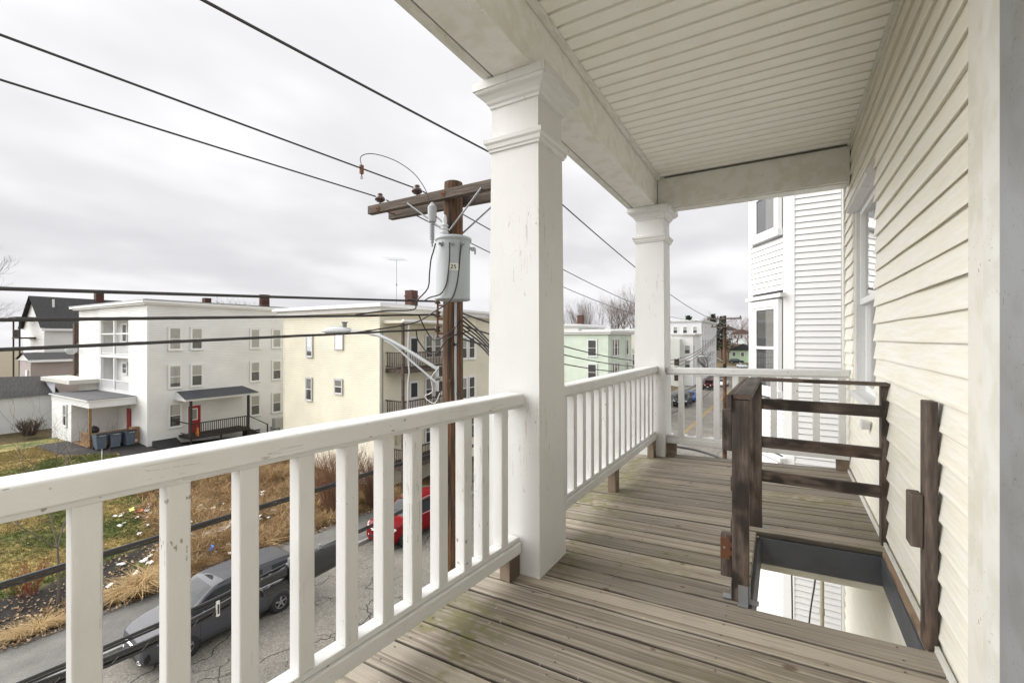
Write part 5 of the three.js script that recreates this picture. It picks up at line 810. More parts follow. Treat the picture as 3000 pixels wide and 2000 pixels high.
// body lofted through stations [z, low, belt, top, halfWidth, roofHalfWidth]; glass picks side rows and raked screens
function car(name, label, category, S, o) {
  const t = thing(name, label, category, o.pos, o.turn || 0, o.group);
  const ring = s => { const [z, lo, be_, to, w, wt] = s, hc = to - be_; return [[0, lo], [0.8 * w, lo], [0.965 * w, lo + 0.1], [w, lo + (be_ - lo) * 0.32], [w * 1.002, lo + (be_ - lo) * 0.62], [0.985 * w, be_ - 0.035], [0.955 * w, be_], [lerp(0.945 * w, wt, 0.10), be_ + 0.05 * hc], [lerp(0.945 * w, wt, 0.86), be_ + 0.82 * hc], [wt * 0.985, be_ + 0.93 * hc], [wt * 0.86, be_ + 0.98 * hc], [wt * 0.45, to], [0, to]].map(([x, y]) => [x, y, z]); };
  const st = [], kind = [], sub = o.sub || 4, cr = (a, b, c, d, u) => 0.5 * (2 * b + (c - a) * u + (2 * a - 5 * b + 4 * c - d) * u * u + (3 * b - a - 3 * c + d) * u * u * u);
  for (let i = 0; i < S.length - 1; i++) for (let k = 0; k < sub; k++) { const u = k / sub, A = S[Math.max(0, i - 1)], B = S[i], C = S[i + 1], D = S[Math.min(S.length - 1, i + 2)]; st.push([0, 1, 2, 3, 4, 5].map(q => q === 0 ? lerp(B[0], C[0], u) : lerp(lerp(B[q], C[q], u), cr(A[q], B[q], C[q], D[q], u), 0.65))); kind.push(B[6] || ''); }
  st.push(S[S.length - 1].slice(0, 6)); kind.push('');
  const P = [], nr = 13, full = 2 * nr - 1; for (const s of st) { const r = ring(s); for (const p of r) P.push(p[0], p[1], p[2]); for (let j = nr - 2; j >= 0; j--) P.push(-r[j][0], r[j][1], r[j][2]); }
  const idx = { p: [] }, gl = {};
  for (let i = 0; i < st.length - 1; i++) for (let j = 0; j < full - 1; j++) {
    const jj = j < nr - 1 ? j : full - 2 - j, z = (st[i][0] + st[i + 1][0]) / 2; let m = 'p';
    const side = jj === 7; if (side && o.side.some(([a, b]) => z < a && z > b)) m = 'g';
    if (jj >= 9 && (kind[i] === 'W')) m = jj === 9 ? 'p' : 'g';
    const a = i * full + j, b = a + 1, c = a + full, d = c + 1; let L = idx.p; if (m === 'g') { const key = side ? 'side_window' + o.side.findIndex(([p, q]) => z < p && z > q) + (j < nr ? 'a' : 'b') : (z > 0 ? 'windshield' : 'rear_window'); L = gl[key] = gl[key] || []; } L.push(a, b, c, b, d, c);
  }
  // end caps
  for (const [r0, fl] of [[0, 0], [st.length - 1, 1]]) { const base = r0 * full; for (let j = 1; j < full - 1; j++) fl ? idx.p.push(base, base + j, base + j + 1) : idx.p.push(base, base + j + 1, base + j); }
  const G = new THREE.BufferGeometry(); G.setAttribute('position', new THREE.Float32BufferAttribute(P, 3)); G.setIndex([...idx.p, ...Object.values(gl).flat()]); G.computeVertexNormals();
  const pick = ix => { const g = new THREE.BufferGeometry(); g.setAttribute('position', G.attributes.position); g.setAttribute('normal', G.attributes.normal); g.setIndex(ix); const q = g.toNonIndexed(); return uvm(q, 'z'); };
  const bm = o.paint; bm.side = THREE.DoubleSide;
  const body = mesh('body', pick(idx.p), bm, t); for (const k of Object.keys(gl)) mesh(k.startsWith('side') ? 'side_window' : k, pick(gl[k]), carGlass, t);
  const w = o.w, rw = o.rw, at = z => { let i = 0; while (i < st.length - 2 && st[i + 1][0] > z) i++; const u = (st[i][0] - z) / (st[i][0] - st[i + 1][0]); return st[i].map((v, q) => lerp(v, st[i + 1][q], u)); };
  for (const z of o.wheels) for (const s of [-1, 1]) {
    const wh = mesh('wheel', xf(lathe([[rw * 0.62, -0.10], [rw * 0.9, -0.105], [rw, -0.07], [rw, 0.07], [rw * 0.9, 0.105], [rw * 0.62, 0.10]], 28), [0, 0, 0], 0, 0, Math.PI / 2), mTyre, t); wh.position.set(s * (w - 0.068), rw, z); wh.rotation.y = s > 0 ? 0 : Math.PI;
    const sp = [xf(lathe([[rw * 0.56, 0.07], [rw * 0.64, 0.085], [rw * 0.64, 0.02]], 28), [0, 0, 0], 0, 0, -Math.PI / 2), xf(new THREE.CylinderGeometry(0.06, 0.06, 0.03, 16), [0.075, 0, 0], 0, 0, Math.PI / 2)]; for (let k = 0; k < 5; k++) { const g = be(0.06, 0.082, 0.03, rw * 0.6, -0.028, 0.028); g.rotateX(k * 1.2566); sp.push(g); } mesh('rim', sp, mRim, wh);
    mesh('rim_back', xf(new THREE.CylinderGeometry(rw * 0.6, rw * 0.6, 0.02, 24), [0.03, 0, 0], 0, 0, Math.PI / 2), mSeam, wh);
    mesh('wheel_arch', xf(new THREE.CylinderGeometry(rw * 1.17, rw * 1.17, 0.05, 32), [s * (w - 0.036), rw * 1.03, z], 0, 0, Math.PI / 2), mSeam, t);
  }
  if (o.detail !== 0) {
    for (const s of [-1, 1]) {
      for (const z of o.seams || []) { const r = ring(at(z)); mesh('door_seam', tube([2, 3, 4, 5, 6].map(j => [s * (r[j][0] + 0.0005), r[j][1], z]), 0.004, 10, 4), mSeam, t); }
      const zb = o.side[0][0], ze = o.side[o.side.length - 1][1]; const pts = []; for (let k = 0; k <= 12; k++) { const z = lerp(zb + 0.1, ze, k / 12), r = ring(at(z)); pts.push([s * (r[6][0] + 0.004), r[6][1], z]); } mesh('belt_trim', tube(pts, 0.009, 24, 5), mChrome, t);
      const hp = []; for (const z of o.handles || []) { const r = ring(at(z)); hp.push(rb(s * (r[5][0] + 0.0), s * (r[5][0] + 0.03), r[5][1] - 0.06, r[5][1] - 0.03, z - 0.1, z + 0.1, 0.01)); } hp.forEach(g => mesh('door_handle', g, bm, t));
      const r = ring(at(o.mirror)); const mi = mesh('mirror', xf(new RoundedBoxGeometry(0.2, 0.15, 0.1, 3, 0.04), [s * (r[6][0] + 0.12), r[6][1] + 0.09, o.mirror]), bm, t); mesh('mirror_glass', be(s * (r[6][0] + 0.05), s * (r[6][0] + 0.2), r[6][1] + 0.03, r[6][1] + 0.15, o.mirror - 0.055, o.mirror - 0.051), mChrome, mi);
      const zf = o.lampZ, rr = ring(at(zf)), hl = new THREE.SphereGeometry(1, 18, 12); hl.scale(0.27, 0.10, 0.09); hl.rotateZ(s * 0.18); hl.rotateY(s * 0.75);
      const L = mesh('headlight', hl.translate(s * o.lampX, o.lampY, zf), mLens, t); const am = new THREE.SphereGeometry(1, 12, 8).scale(0.12, 0.05, 0.05); am.rotateY(s * 1.15); mesh('turn_signal', am.translate(s * (o.lampX + 0.13), o.lampY + 0.025, zf - 0.12), mAmber, L);
      const fl = mesh('fog_lamp', xf(new THREE.TorusGeometry(0.075, 0.012, 8, 20).scale(1.25, 0.7, 1), [s * o.fogX, o.fogY, o.fogZ], s * 0.5), mChrome, t); mesh('fog_lens', xf(new THREE.SphereGeometry(0.06, 12, 8).scale(1.1, 0.65, 0.3), [s * o.fogX, o.fogY, o.fogZ - 0.01], s * 0.5), mLens, fl);
      const tl = mesh('tail_light', xf(new RoundedBoxGeometry(0.14, 0.4, 0.16, 3, 0.05), [s * (w - 0.14), S[S.length - 3][2] + 0.05, S[S.length - 2][0] + 0.02]), std([0.35, 0.02, 0.02], 0.2), t);
    }
    mesh('grille', rb(-o.grW, o.grW, o.grY - 0.075, o.grY + 0.075, o.grZ - 0.06, o.grZ + 0.005, 0.03, 3), mSeam, t); mesh('grille_bar', merge([rb(-o.grW, o.grW, o.grY + 0.03, o.grY + 0.06, o.grZ - 0.04, o.grZ + 0.02, 0.012, 2), rb(-o.grW * 0.9, o.grW * 0.9, o.grY - 0.03, o.grY - 0.005, o.grZ - 0.04, o.grZ + 0.018, 0.01, 2)]), mChrome, t);
    mesh('lower_intake', rb(-0.55, 0.55, o.fogY - 0.06, o.fogY + 0.05, o.grZ - 0.08, o.grZ - 0.0, 0.03, 3), mSeam, t);
    const z0 = o.cowl, wp = []; for (const s of [-0.55, 0.05]) { const r = at(z0 - 0.05); wp.push(cyl([s, r[3] + 0.03, z0 - 0.04], [s + 0.5, r[3] + 0.12, z0 - 0.14], 0.008, 0.006, 6)); } mesh('wipers', wp, mSeam, t);
  }
  return t;
}
function plate(text) { const cv = document.createElement('canvas'); cv.width = 192; cv.height = 96; const c = cv.getContext('2d'); c.fillStyle = '#d9dde2'; c.fillRect(0, 0, 192, 96); c.fillStyle = '#3a4f86'; c.fillRect(0, 0, 192, 14); c.fillStyle = '#33406b'; c.font = 'bold 54px sans-serif'; c.textAlign = 'center'; c.textBaseline = 'middle'; c.fillText(text, 96, 54); const t = new THREE.CanvasTexture(cv); t.colorSpace = THREE.SRGBColorSpace; return std([1, 1, 1], 0.5, { map: t }); }
const vanS = [[2.56, 0.32, 0.66, 0.70, 0.72, 0.60], [2.51, 0.22, 0.78, 0.83, 0.84, 0.70], [2.34, 0.19, 0.87, 0.94, 0.94, 0.78], [2.0, 0.18, 0.96, 1.04, 0.985, 0.82], [1.50, 0.18, 1.05, 1.15, 1.0, 0.83, 'W'], [0.66, 0.18, 1.10, 1.73, 1.0, 0.73], [0.1, 0.18, 1.12, 1.80, 1.0, 0.75], [-1.2, 0.18, 1.13, 1.80, 1.0, 0.75], [-2.05, 0.2, 1.13, 1.72, 0.985, 0.71, 'W'], [-2.42, 0.24, 1.05, 1.16, 0.965, 0.79], [-2.52, 0.28, 0.92, 0.98, 0.95, 0.79], [-2.57, 0.4, 0.70, 0.76, 0.90, 0.7]];
{
  const van = car('minivan', 'dark grey minivan with a scraped front bumper parked across the street', 'van', vanS, { pos: [-16.52, GY, -8.2], turn: -0.06, paint: paint(0.072, 0.073, 0.082), w: 1.0, rw: 0.345, wheels: [1.5, -1.42], side: [[1.28, 0.16], [0.08, -0.95], [-1.05, -2.0]], seams: [1.12, 0.1, -1.0], handles: [0.3, -0.1], mirror: 1.02, lampZ: 2.33, lampX: 0.76, lampY: 0.78, fogX: 0.66, fogY: 0.36, fogZ: 2.545, grW: 0.46, grY: 0.67, grZ: 2.575, cowl: 1.46 });
  const pl = new THREE.PlaneGeometry(0.31, 0.155); mesh('licence_plate', pl.translate(0, 0.49, 2.605), plate('4532 HW'), van); mesh('plate_holder', rb(-0.165, 0.165, 0.405, 0.575, 2.55, 2.602, 0.008), mSeam, van);
  mesh('sunroof', (() => { const g = new THREE.PlaneGeometry(0.86, 0.62, 8, 4); g.rotateX(-Math.PI / 2); const p = g.attributes.position; for (let i = 0; i < p.count; i++) p.setY(i, -0.045 * Math.pow(p.getX(i) / 0.43, 2) * 0.5 - 0.03 * (p.getZ(i) + 0.3)); g.computeVertexNormals(); return g.translate(0, 1.803, 0.2); })(), carGlass, van);
  for (const s of [-1, 1]) mesh('roof_rail', tube([[s * 0.70, 1.74, 0.5], [s * 0.71, 1.80, 0.2], [s * 0.715, 1.81, -1.2], [s * 0.69, 1.76, -1.9]], 0.012, 20, 6), mSeam, van);
  const rs = rng(31); const sc = []; for (let i = 0; i < 9; i++) { const g = new THREE.CircleGeometry(0.02 + 0.035 * rs(), 7); g.scale(0.6 + rs(), 0.5 + 1.6 * rs(), 1); g.rotateY(0.9); g.translate(0.905 + 0.03 * (rs() - 0.5), 0.40 + 0.2 * rs(), 2.46 - 0.06 * rs()); sc.push(g); } mesh('bumper_scrape', sc, mSeam, van, 'black scrape on the bumper corner');
}
const suvS = [[2.36, 0.36, 0.80, 0.84, 0.72, 0.62], [2.30, 0.26, 0.92, 0.98, 0.83, 0.70], [2.08, 0.24, 1.01, 1.08, 0.91, 0.76], [1.7, 0.24, 1.06, 1.14, 0.945, 0.79], [1.18, 0.24, 1.11, 1.20, 0.95, 0.79, 'W'], [0.42, 0.25, 1.15, 1.72, 0.95, 0.68], [-0.2, 0.25, 1.17, 1.78, 0.95, 0.69], [-1.3, 0.25, 1.18, 1.75, 0.95, 0.68], [-1.95, 0.27, 1.19, 1.64, 0.94, 0.64, 'W'], [-2.22, 0.3, 1.08, 1.16, 0.92, 0.74], [-2.32, 0.34, 0.92, 0.98, 0.9, 0.74], [-2.36, 0.45, 0.72, 0.78, 0.86, 0.68]];
const suvO = { w: 0.95, rw: 0.37, wheels: [1.43, -1.38], side: [[0.98, 0.02], [-0.08, -0.95], [-1.05, -1.9]], seams: [0.92, -0.02, -1.0], handles: [0.12, -0.85], mirror: 0.78, lampZ: 2.19, lampX: 0.76, lampY: 0.90, fogX: 0.64, fogY: 0.50, fogZ: 2.34, grW: 0.40, grY: 0.80, grZ: 2.375, cowl: 1.14 };
{ const r = car('suv', 'red SUV parked across the street behind the utility pole', 'SUV', suvS, { ...suvO, pos: [-16.1, GY, -17.1], turn: -0.066, paint: paint(0.19, 0.004, 0.008) }); for (const s of [-1, 1]) mesh('roof_rail', tube([[s * 0.64, 1.70, 0.3], [s * 0.66, 1.79, 0.1], [s * 0.66, 1.79, -1.3], [s * 0.62, 1.68, -1.7]], 0.02, 20, 6), mGalv, r); mesh('roof_ribs', merge([0, 1, 2, 3, 4].map(i => be(-0.4 + i * 0.2 - 0.01, -0.4 + i * 0.2 + 0.01, 1.735, 1.75, -1.2, 0.0))), mSeam, r); }
car('suv', 'black SUV parked in front of the blue car down the street', 'SUV', suvS, { ...suvO, pos: [-12.45, GY, -68.8], turn: -0.02, paint: paint(0.016, 0.017, 0.018), sub: 2 });
const sedS = [[2.3, 0.4, 0.55, 0.58, 0.6, 0.5], [2.2, 0.26, 0.68, 0.72, 0.8, 0.62], [1.9, 0.2, 0.82, 0.88, 0.88, 0.72], [1.0, 0.2, 0.92, 0.99, 0.9, 0.74, 'W'], [0.25, 0.2, 0.95, 1.42, 0.9, 0.6], [-0.8, 0.2, 0.96, 1.42, 0.9, 0.6, 'W'], [-1.6, 0.22, 0.96, 1.06, 0.89, 0.72], [-2.15, 0.24, 0.92, 1.0, 0.86, 0.7], [-2.25, 0.3, 0.8, 0.85, 0.82, 0.66], [-2.3, 0.42, 0.6, 0.65, 0.78, 0.6]];
const sedO = { w: 0.9, rw: 0.32, wheels: [1.4, -1.35], side: [[0.85, -0.15], [-0.25, -1.25]], seams: [0.75, -0.2], handles: [0, -0.95], mirror: 0.65, lampZ: 1.95, lampX: 0.66, lampY: 0.66, fogX: 0.6, fogY: 0.36, fogZ: 2.18, grW: 0.35, grY: 0.56, grZ: 2.29, cowl: 0.95 };
car('sedan', 'bright blue car parked behind the black SUV', 'car', sedS, { ...sedO, pos: [-12.3, GY, -74.6], turn: -0.02, paint: paint(0.02, 0.10, 0.36), sub: 2 });
{ // boxy off-roader
  const t = thing('off_roader', 'dark red boxy off-roader driving towards the camera down the street', 'car', [-12.15, GY, -93.5]); const p = paint(0.10, 0.008, 0.012);
  mesh('body', merge([rb(-0.78, 0.78, 0.55, 1.08, -2.0, 2.0, 0.06), rb(-0.66, 0.66, 0.95, 1.14, 0.5, 1.95, 0.06), rb(-0.95, 0.95, 0.82, 0.95, 0.95, 1.95, 0.05), rb(-0.95, 0.95, 0.82, 0.95, -1.95, -0.9, 0.05)]), p, t); mesh('cabin', rb(-0.74, 0.74, 1.05, 1.82, -1.95, 0.5, 0.06), p, t); mesh('windshield', rb(-0.64, 0.64, 1.16, 1.7, 0.44, 0.52, 0.03), carGlass, t);
  for (const s of [-1, 1]) { mesh('headlight', xf(new THREE.CylinderGeometry(0.11, 0.11, 0.05, 16), [s * 0.48, 0.93, 1.99], 0, Math.PI / 2), mLens, t); for (const z of [1.3, -1.25]) mesh('wheel', xf(new THREE.CylinderGeometry(0.4, 0.4, 0.26, 22), [s * 0.82, 0.4, z], 0, 0, Math.PI / 2), mTyre, t); mesh('mirror', rb(s * 0.8, s * 0.98, 1.15, 1.3, 0.4, 0.48, 0.03), mSeam, t); }
  mesh('grille', rb(-0.33, 0.33, 0.72, 1.02, 1.95, 2.0, 0.02), mSeam, t); mesh('bumper', rb(-0.82, 0.82, 0.45, 0.62, 2.0, 2.22, 0.04), mSeam, t); mesh('licence_plate', be(-0.15, 0.15, 0.6, 0.72, 2.222, 2.23), mTrimW, t);
}
car('sedan', 'white car driving down the street beside the far utility pole', 'car', sedS, { ...sedO, pos: [-10.6, GY, -101], turn: -0.02, paint: paint(0.7, 0.7, 0.7), sub: 2, detail: 0 });
car('sedan', 'silver car at the far end of the street', 'car', sedS, { ...sedO, pos: [-11.5, GY + 0.1, -165], turn: 0.5, paint: paint(0.42, 0.44, 0.46), sub: 2, detail: 0 });
car('suv', 'dark pickup-like vehicle parked on the far grassy rise', 'car', suvS, { ...suvO, pos: [-14.8, gy(-14.8, -186) + 0.1, -186], turn: 1.4, paint: paint(0.02, 0.022, 0.026), sub: 2, detail: 0 });
car('sedan', 'black car half hidden between the white and cream houses', 'car', sedS, { ...sedO, pos: [-37.2, gy(-37.2, -26.4) - 0.05, -26.4], turn: 0.1, paint: paint(0.012, 0.012, 0.013), sub: 2 });

// =====================================================================
// YARD OBJECTS
// =====================================================================
{
  const mBin = std([0.095, 0.125, 0.17], 0.55);
  const labels = ['blue-grey wheeled bin nearest the lawn, by the wooden fence', 'middle of the three blue-grey wheeled bins by the fence', 'blue-grey wheeled bin beside the cardboard box'];
  [[-39.75, -11.75, 0.1], [-39.7, -12.52, -0.05], [-39.65, -13.28, 0.2]].forEach(([x, z, a], i) => {
    const t = thing('wheeled_bin', labels[i], 'bin', [x, gy(x, z) + 0.03, z], Math.PI / 2 + a, 'wheeled bins by the fence');
    const b = prism([[-0.22, 0.06], [0.22, 0.06], [0.30, 0.98], [-0.30, 0.98]], -0.26, 0.26, 0.02); mesh('body', b, mBin, t);
    mesh('rim', rb(-0.33, 0.33, 0.90, 0.99, -0.34, 0.34, 0.02), mBin, t); mesh('lid', xf(rb(-0.34, 0.34, 0, 0.07, -0.35, 0.35, 0.03, 3), [0, 0.995, 0], 0, -0.05), std([0.035, 0.037, 0.042], 0.6), t);
    mesh('handle', merge([cyl([-0.16, 0.93, 0.36], [0.16, 0.93, 0.36], 0.012), be(-0.17, -0.15, 0.92, 0.94, 0.30, 0.37), be(0.15, 0.17, 0.92, 0.94, 0.30, 0.37)]), mTrimW, t);
    mesh('panel', rb(-0.14, 0.14, 0.3, 0.66, 0.262, 0.285, 0.01), mBin, t); for (const s of [-1, 1]) mesh('wheel', xf(new THREE.CylinderGeometry(0.11, 0.11, 0.06, 16), [s * 0.28, 0.11, -0.24], 0, 0, Math.PI / 2), mBlack, t);
  });
  const bxp = thing('cardboard_box', 'tall brown cardboard box standing beside the bins', 'box', [-39.95, gy(-39.95, -13.72) + 0.03, -13.7], 0.1); mesh('carton', rb(-0.22, 0.22, 0, 1.15, -0.22, 0.22, 0.005), std([0.36, 0.21, 0.11], 0.85), bxp); mesh('label_sticker', be(0.221, 0.2225, 0.12, 0.3, -0.1, 0.12), mTrimW, bxp);
  const gr = thing('barbecue_grill', 'black kettle barbecue behind the wooden deck fence', 'barbecue', [-41.6, -7.45, -11.95]); mesh('bowl', xf(new THREE.SphereGeometry(0.32, 20, 14), [0, 0.95, 0]), mBlack, gr); mesh('legs', merge([[0.2, 0.1], [-0.2, 0.1], [0, -0.22]].map(([x, z]) => cyl([x * 1.3, 0, z * 1.3], [x * 0.6, 0.75, z * 0.6], 0.015))), mBlack, gr); mesh('handle', tube([[-0.1, 1.26, 0], [0, 1.33, 0], [0.1, 1.26, 0]], 0.012), mBlack, gr);
  const mb = thing('mailbox_cluster', 'grey metal cluster of mailboxes on a post by the white house', 'mailbox', [-36.9, gy(-36.9, -22.7), -22.7]); mesh('cabinet', rb(-0.22, 0.22, 0.75, 1.6, -0.52, 0.52, 0.01), std([0.42, 0.42, 0.40], 0.5), mb); mesh('post', be(-0.06, 0.06, -0.2, 0.75, -0.06, 0.06), mGalv, mb); for (let i = 0; i < 3; i++) for (let k = 0; k < 4; k++) mesh('box_door', be(0.221, 0.232, 0.80 + k * 0.2, 0.97 + k * 0.2, -0.48 + i * 0.33, -0.19 + i * 0.33), std([0.46, 0.46, 0.44], 0.45), mb);
  const hy = thing('porch_object', 'small orange and red object on the dark front porch', 'small_object', [-36.95, -7.2, -16.45]); mesh('body', lathe([[0, 0], [0.1, 0], [0.11, 0.25], [0.08, 0.35], [0.08, 0.6], [0, 0.62]], 12), std([0.62, 0.2, 0.03], 0.5), hy); mesh('cap', lathe([[0, 0.62], [0.1, 0.62], [0, 0.75]], 12), std([0.4, 0.03, 0.02], 0.5), hy);  // hydrant-like object standing on the porch; not a lamp
  const an = thing('roof_antenna', 'thin television antenna standing on the cream house roof', 'antenna', [-25.7, 2.1, -25.3]); mesh('mast', cyl([0, -0.1, 0], [0, 4.0, 0], 0.02), mGalv, an); mesh('boom', cyl([-0.7, 4.0, 0.25], [0.7, 3.95, -0.25], 0.012), mGalv, an); for (let i = 0; i < 6; i++) { const q = -0.6 + i * 0.24; mesh('element', cyl([q - 0.35 + i * 0.02, 4.0 - q * 0.035, -q * 0.36 - 1.0 + i * 0.06], [q + 0.35 - i * 0.02, 4.0 - q * 0.035, -q * 0.36 + 1.0 - i * 0.06], 0.006), mGalv, an); } mesh('mast_bracket', lathe([[0.02, 2.2], [0.07, 2.0], [0.03, 1.95]], 8), mGalv, an);
  const sd = thing('satellite_dish', 'small grey satellite dish beside the back stair of the white house', 'satellite dish', [-52.5, -0.7, -13.7], 0.7); mesh('dish', xf(new THREE.SphereGeometry(0.55, 20, 8, 0, 6.3, 0, 0.85), [0, -0.4, 0], 0.4, 1.3), std([0.5, 0.51, 0.52], 0.5, DS), sd); mesh('arm', cyl([0, -0.3, 0], [0.2, -0.6, 0.5], 0.02), mGalv, sd);
  const stk = thing('survey_stake', 'short white pipe stake standing in the lawn by the driveway', 'stake', [-36.6, gy(-36.6, -10.9), -10.9]); mesh('pipe', cyl([0, -0.05, 0], [0.05, 0.9, 0], 0.03), mTrimW, stk); mesh('cap', cyl([0.05, 0.88, 0], [0.055, 0.96, 0], 0.04), mGalv, stk);
}

// =====================================================================
// TREES AND PLANTS
// =====================================================================
function limb(out, a, b, r0, r1, n) { out.push(cyl([a.x, a.y, a.z], [b.x, b.y, b.z], r0, r1, n, true)); }
// bare deciduous tree, base at the origin
function bareTree(name, label, pos, h, o = {}) {
  const r = rng(o.seed || 1), thick = [], thin = [], t = thing(name, label, o.category || 'tree', pos, 0, o.group);
  const maxd = o.depth || 6, spread = o.spread || 0.55, r0 = o.r0 || h * 0.022; let cnt = 0;
  const grow = (p, d, len, rad, k) => {
    const q = p.clone().addScaledVector(d, len), mid = p.clone().lerp(q, 0.5).add(V((r() - 0.5), (r() - 0.5), (r() - 0.5)).multiplyScalar(len * 0.10));
    const dst = k >= maxd - 2 ? thin : thick, n = k === 0 ? 8 : k < 3 ? 5 : 3; limb(dst, p, mid, rad, rad * 0.85, n); limb(dst, mid, q, rad * 0.85, rad * 0.68, n); cnt++;
    if (k >= maxd) return; const nb = k === 0 ? (o.stems || 3) : 2 + (r() < (o.bushy || 0.55) ? 1 : 0);
    for (let i = 0; i < nb; i++) { const ax = V(r() - 0.5, r() - 0.5, r() - 0.5).normalize(), nd = d.clone().applyAxisAngle(ax.cross(d).normalize(), spread * (0.45 + 0.9 * r())); nd.y += o.up ?? 0.18; nd.normalize(); grow(q.clone(), nd, len * (0.66 + 0.22 * r()), rad * (i ? 0.52 : 0.64), k + 1); }
    if (k > 0 && k < maxd - 1 && r() < 0.7) { const nd = d.clone().applyAxisAngle(V(r() - 0.5, r() - 0.5, r() - 0.5).normalize(), 0.9); grow(mid.clone(), nd.normalize(), len * 0.55, rad * 0.4, Math.min(maxd - 1, k + 2)); }
  };
  grow(V(0, -0.2, 0), V(o.lean || 0, 1, 0).normalize(), h * (o.trunk || 0.26), r0, 0);
  mesh('trunk', thick, o.bark || std([0.13, 0.10, 0.085], 0.95), t); mesh('crown', thin, o.twig || std([0.12, 0.085, 0.075], 0.95), t); return t;
}
const tw = std([0.17, 0.125, 0.105], 0.95), twR = std([0.19, 0.11, 0.095], 0.95);
[[-35.8, -88, 20, 1], [-32.4, -90, 23, 2], [-29, -88, 23, 3], [-25.8, -91, 24, 4]].forEach(([x, z, h, s], i) => bareTree('bare_tree', ['leftmost bare tree rising behind the green house', 'second bare tree from the left behind the green house', 'third bare tree behind the green house, near the far column', 'bare tree behind the green house, partly hidden by the far column'][i], [x, gy(x, z) , z], h, { seed: 40 + s, depth: 7, spread: 0.42, up: 0.22, stems: 4, trunk: 0.2, twig: tw, r0: 0.26, group: 'bare trees behind the green house' }));
bareTree('bare_tree', 'bare street tree in front of the tall white block', [-13.4, GY + 0.1, -104], 9.0, { seed: 7, depth: 7, spread: 0.6, stems: 3, trunk: 0.22, twig: tw, r0: 0.2, bark: std([0.17, 0.14, 0.125], 0.95) });
bareTree('bare_tree', 'slim bare tree close behind the green house corner', [-17.2, GY, -63.5], 9, { seed: 23, depth: 6, spread: 0.5, stems: 3, r0: 0.14 });
[[-18, -192, 19], [-21, -212, 21], [-13, -225, 19], [-19, -245, 23], [-10.5, -205, 16], [-25, -230, 24], [-31, -255, 25], [-14, -262, 22]].forEach(([x, z, h], i) => bareTree('bare_tree', 'reddish bare tree on the far hillside, ' + ['nearest the street end', 'behind the far utility pole', 'beside the pale green house', 'on the crest behind the pole', 'closest to the neighbour house', 'tallest above the white block', 'at the left of the hillside', 'at the back right of the hillside'][i], [x, gy(Math.min(x, 0), z), z], h, { seed: 60 + i, depth: 6, spread: 0.55, stems: 4, trunk: 0.18, twig: twR, bark: twR, r0: 0.3, group: 'reddish trees on the far hillside' }));
bareTree('bare_tree', 'bare tree at the left edge before the steep dark roof', [-63.5, -8.4, -8.0], 15, { seed: 81, depth: 7, spread: 0.6, stems: 3, trunk: 0.25, r0: 0.28 });
bareTree('bare_tree', 'tall bare tree behind the left edge brick chimney', [-86, -8, -11], 17.5, { seed: 86, depth: 7, spread: 0.55, stems: 4, trunk: 0.3, r0: 0.3 });
[[-95, 2, 16], [-88, -3.5, 15]].forEach(([x, z, h], i) => bareTree('bare_tree', ['bare tree far back at the left edge, beside the brick stack', 'bare tree far back between the brick stack and the steep roof'][i], [x, -8.2, z], h, { seed: 140 + i, depth: 6, spread: 0.6, stems: 4, r0: 0.3 }));
bareTree('bare_tree', 'faint bare tree top above the white house roof', [-70, -8, -36], 14.5, { seed: 88, depth: 7, spread: 0.5, stems: 4, r0: 0.25 });
bareTree('sapling', 'thin leafless sapling in the lawn behind the near railing', [-33.0, gy(-33, -8.1), -8.1], 4.2, { seed: 91, depth: 5, spread: 0.75, stems: 3, trunk: 0.3, r0: 0.045, bushy: 0.2, twig: std([0.25, 0.2, 0.17], 0.9) });
bareTree('sapling', 'slender bare tree in the black mulch by the pavement', [-22.2, gy(-22.2, -5.4), -5.4], 4.4, { seed: 95, depth: 5, spread: 0.6, stems: 3, trunk: 0.5, r0: 0.045, bushy: 0.2, bark: std([0.15, 0.125, 0.105], 0.95) });
{ // brick stack at the far left edge
  const t = thing('brick_stack', 'tall brick chimney stack at the left edge of the view', 'chimney', [-85.5, -8, -9.4]); mesh('shaft', be(-0.7, 0.7, 0, 14.5, -0.7, 0.7), mBrick, t); mesh('corbel', be(-0.85, 0.85, 14.51, 15.0, -0.85, 0.85), mBrick, t);
}
// evergreens: needle tufts on whorled limbs
function pine(label, pos, h, seed) {
  const r = rng(seed), t = thing('pine_tree', label, 'tree', pos, 0, 'far pines'); mesh('trunk', cyl([0, 0, 0], [0, h, 0], h * 0.018, 0.03, 6), mPole, t);
  const n = [], q = new THREE.Quaternion(); for (let i = 0; i < 520; i++) { const f = 0.25 + 0.75 * r(), y = h * f, R = h * 0.34 * (1.05 - f) * (0.5 + 0.6 * Math.sin(f * 40) ** 2) + 0.3, a = r() * 6.283, d = R * Math.sqrt(r()); const g = new THREE.TetrahedronGeometry(0.28 + 0.3 * r()); g.scale(1.6, 0.45, 1.6); g.rotateY(r() * 6); g.translate(Math.cos(a) * d, y + 0.15 * (R - d) + (r() - 0.5) * 0.4, Math.sin(a) * d); n.push(g.index ? g.toNonIndexed() : g); }
  mesh('crown', n, std([0.035, 0.055, 0.028], 0.95), t);
}
pine('dark pine top above the white house with bay windows', [-25.5, GY, -150], 16.8, 5); pine('broad dark pine behind the far crossarm', [-23.2, GY + 0.5, -190], 18.6, 8); pine('second dark pine behind the far crossarm', [-20, GY + 0.5, -188], 17.5, 11);

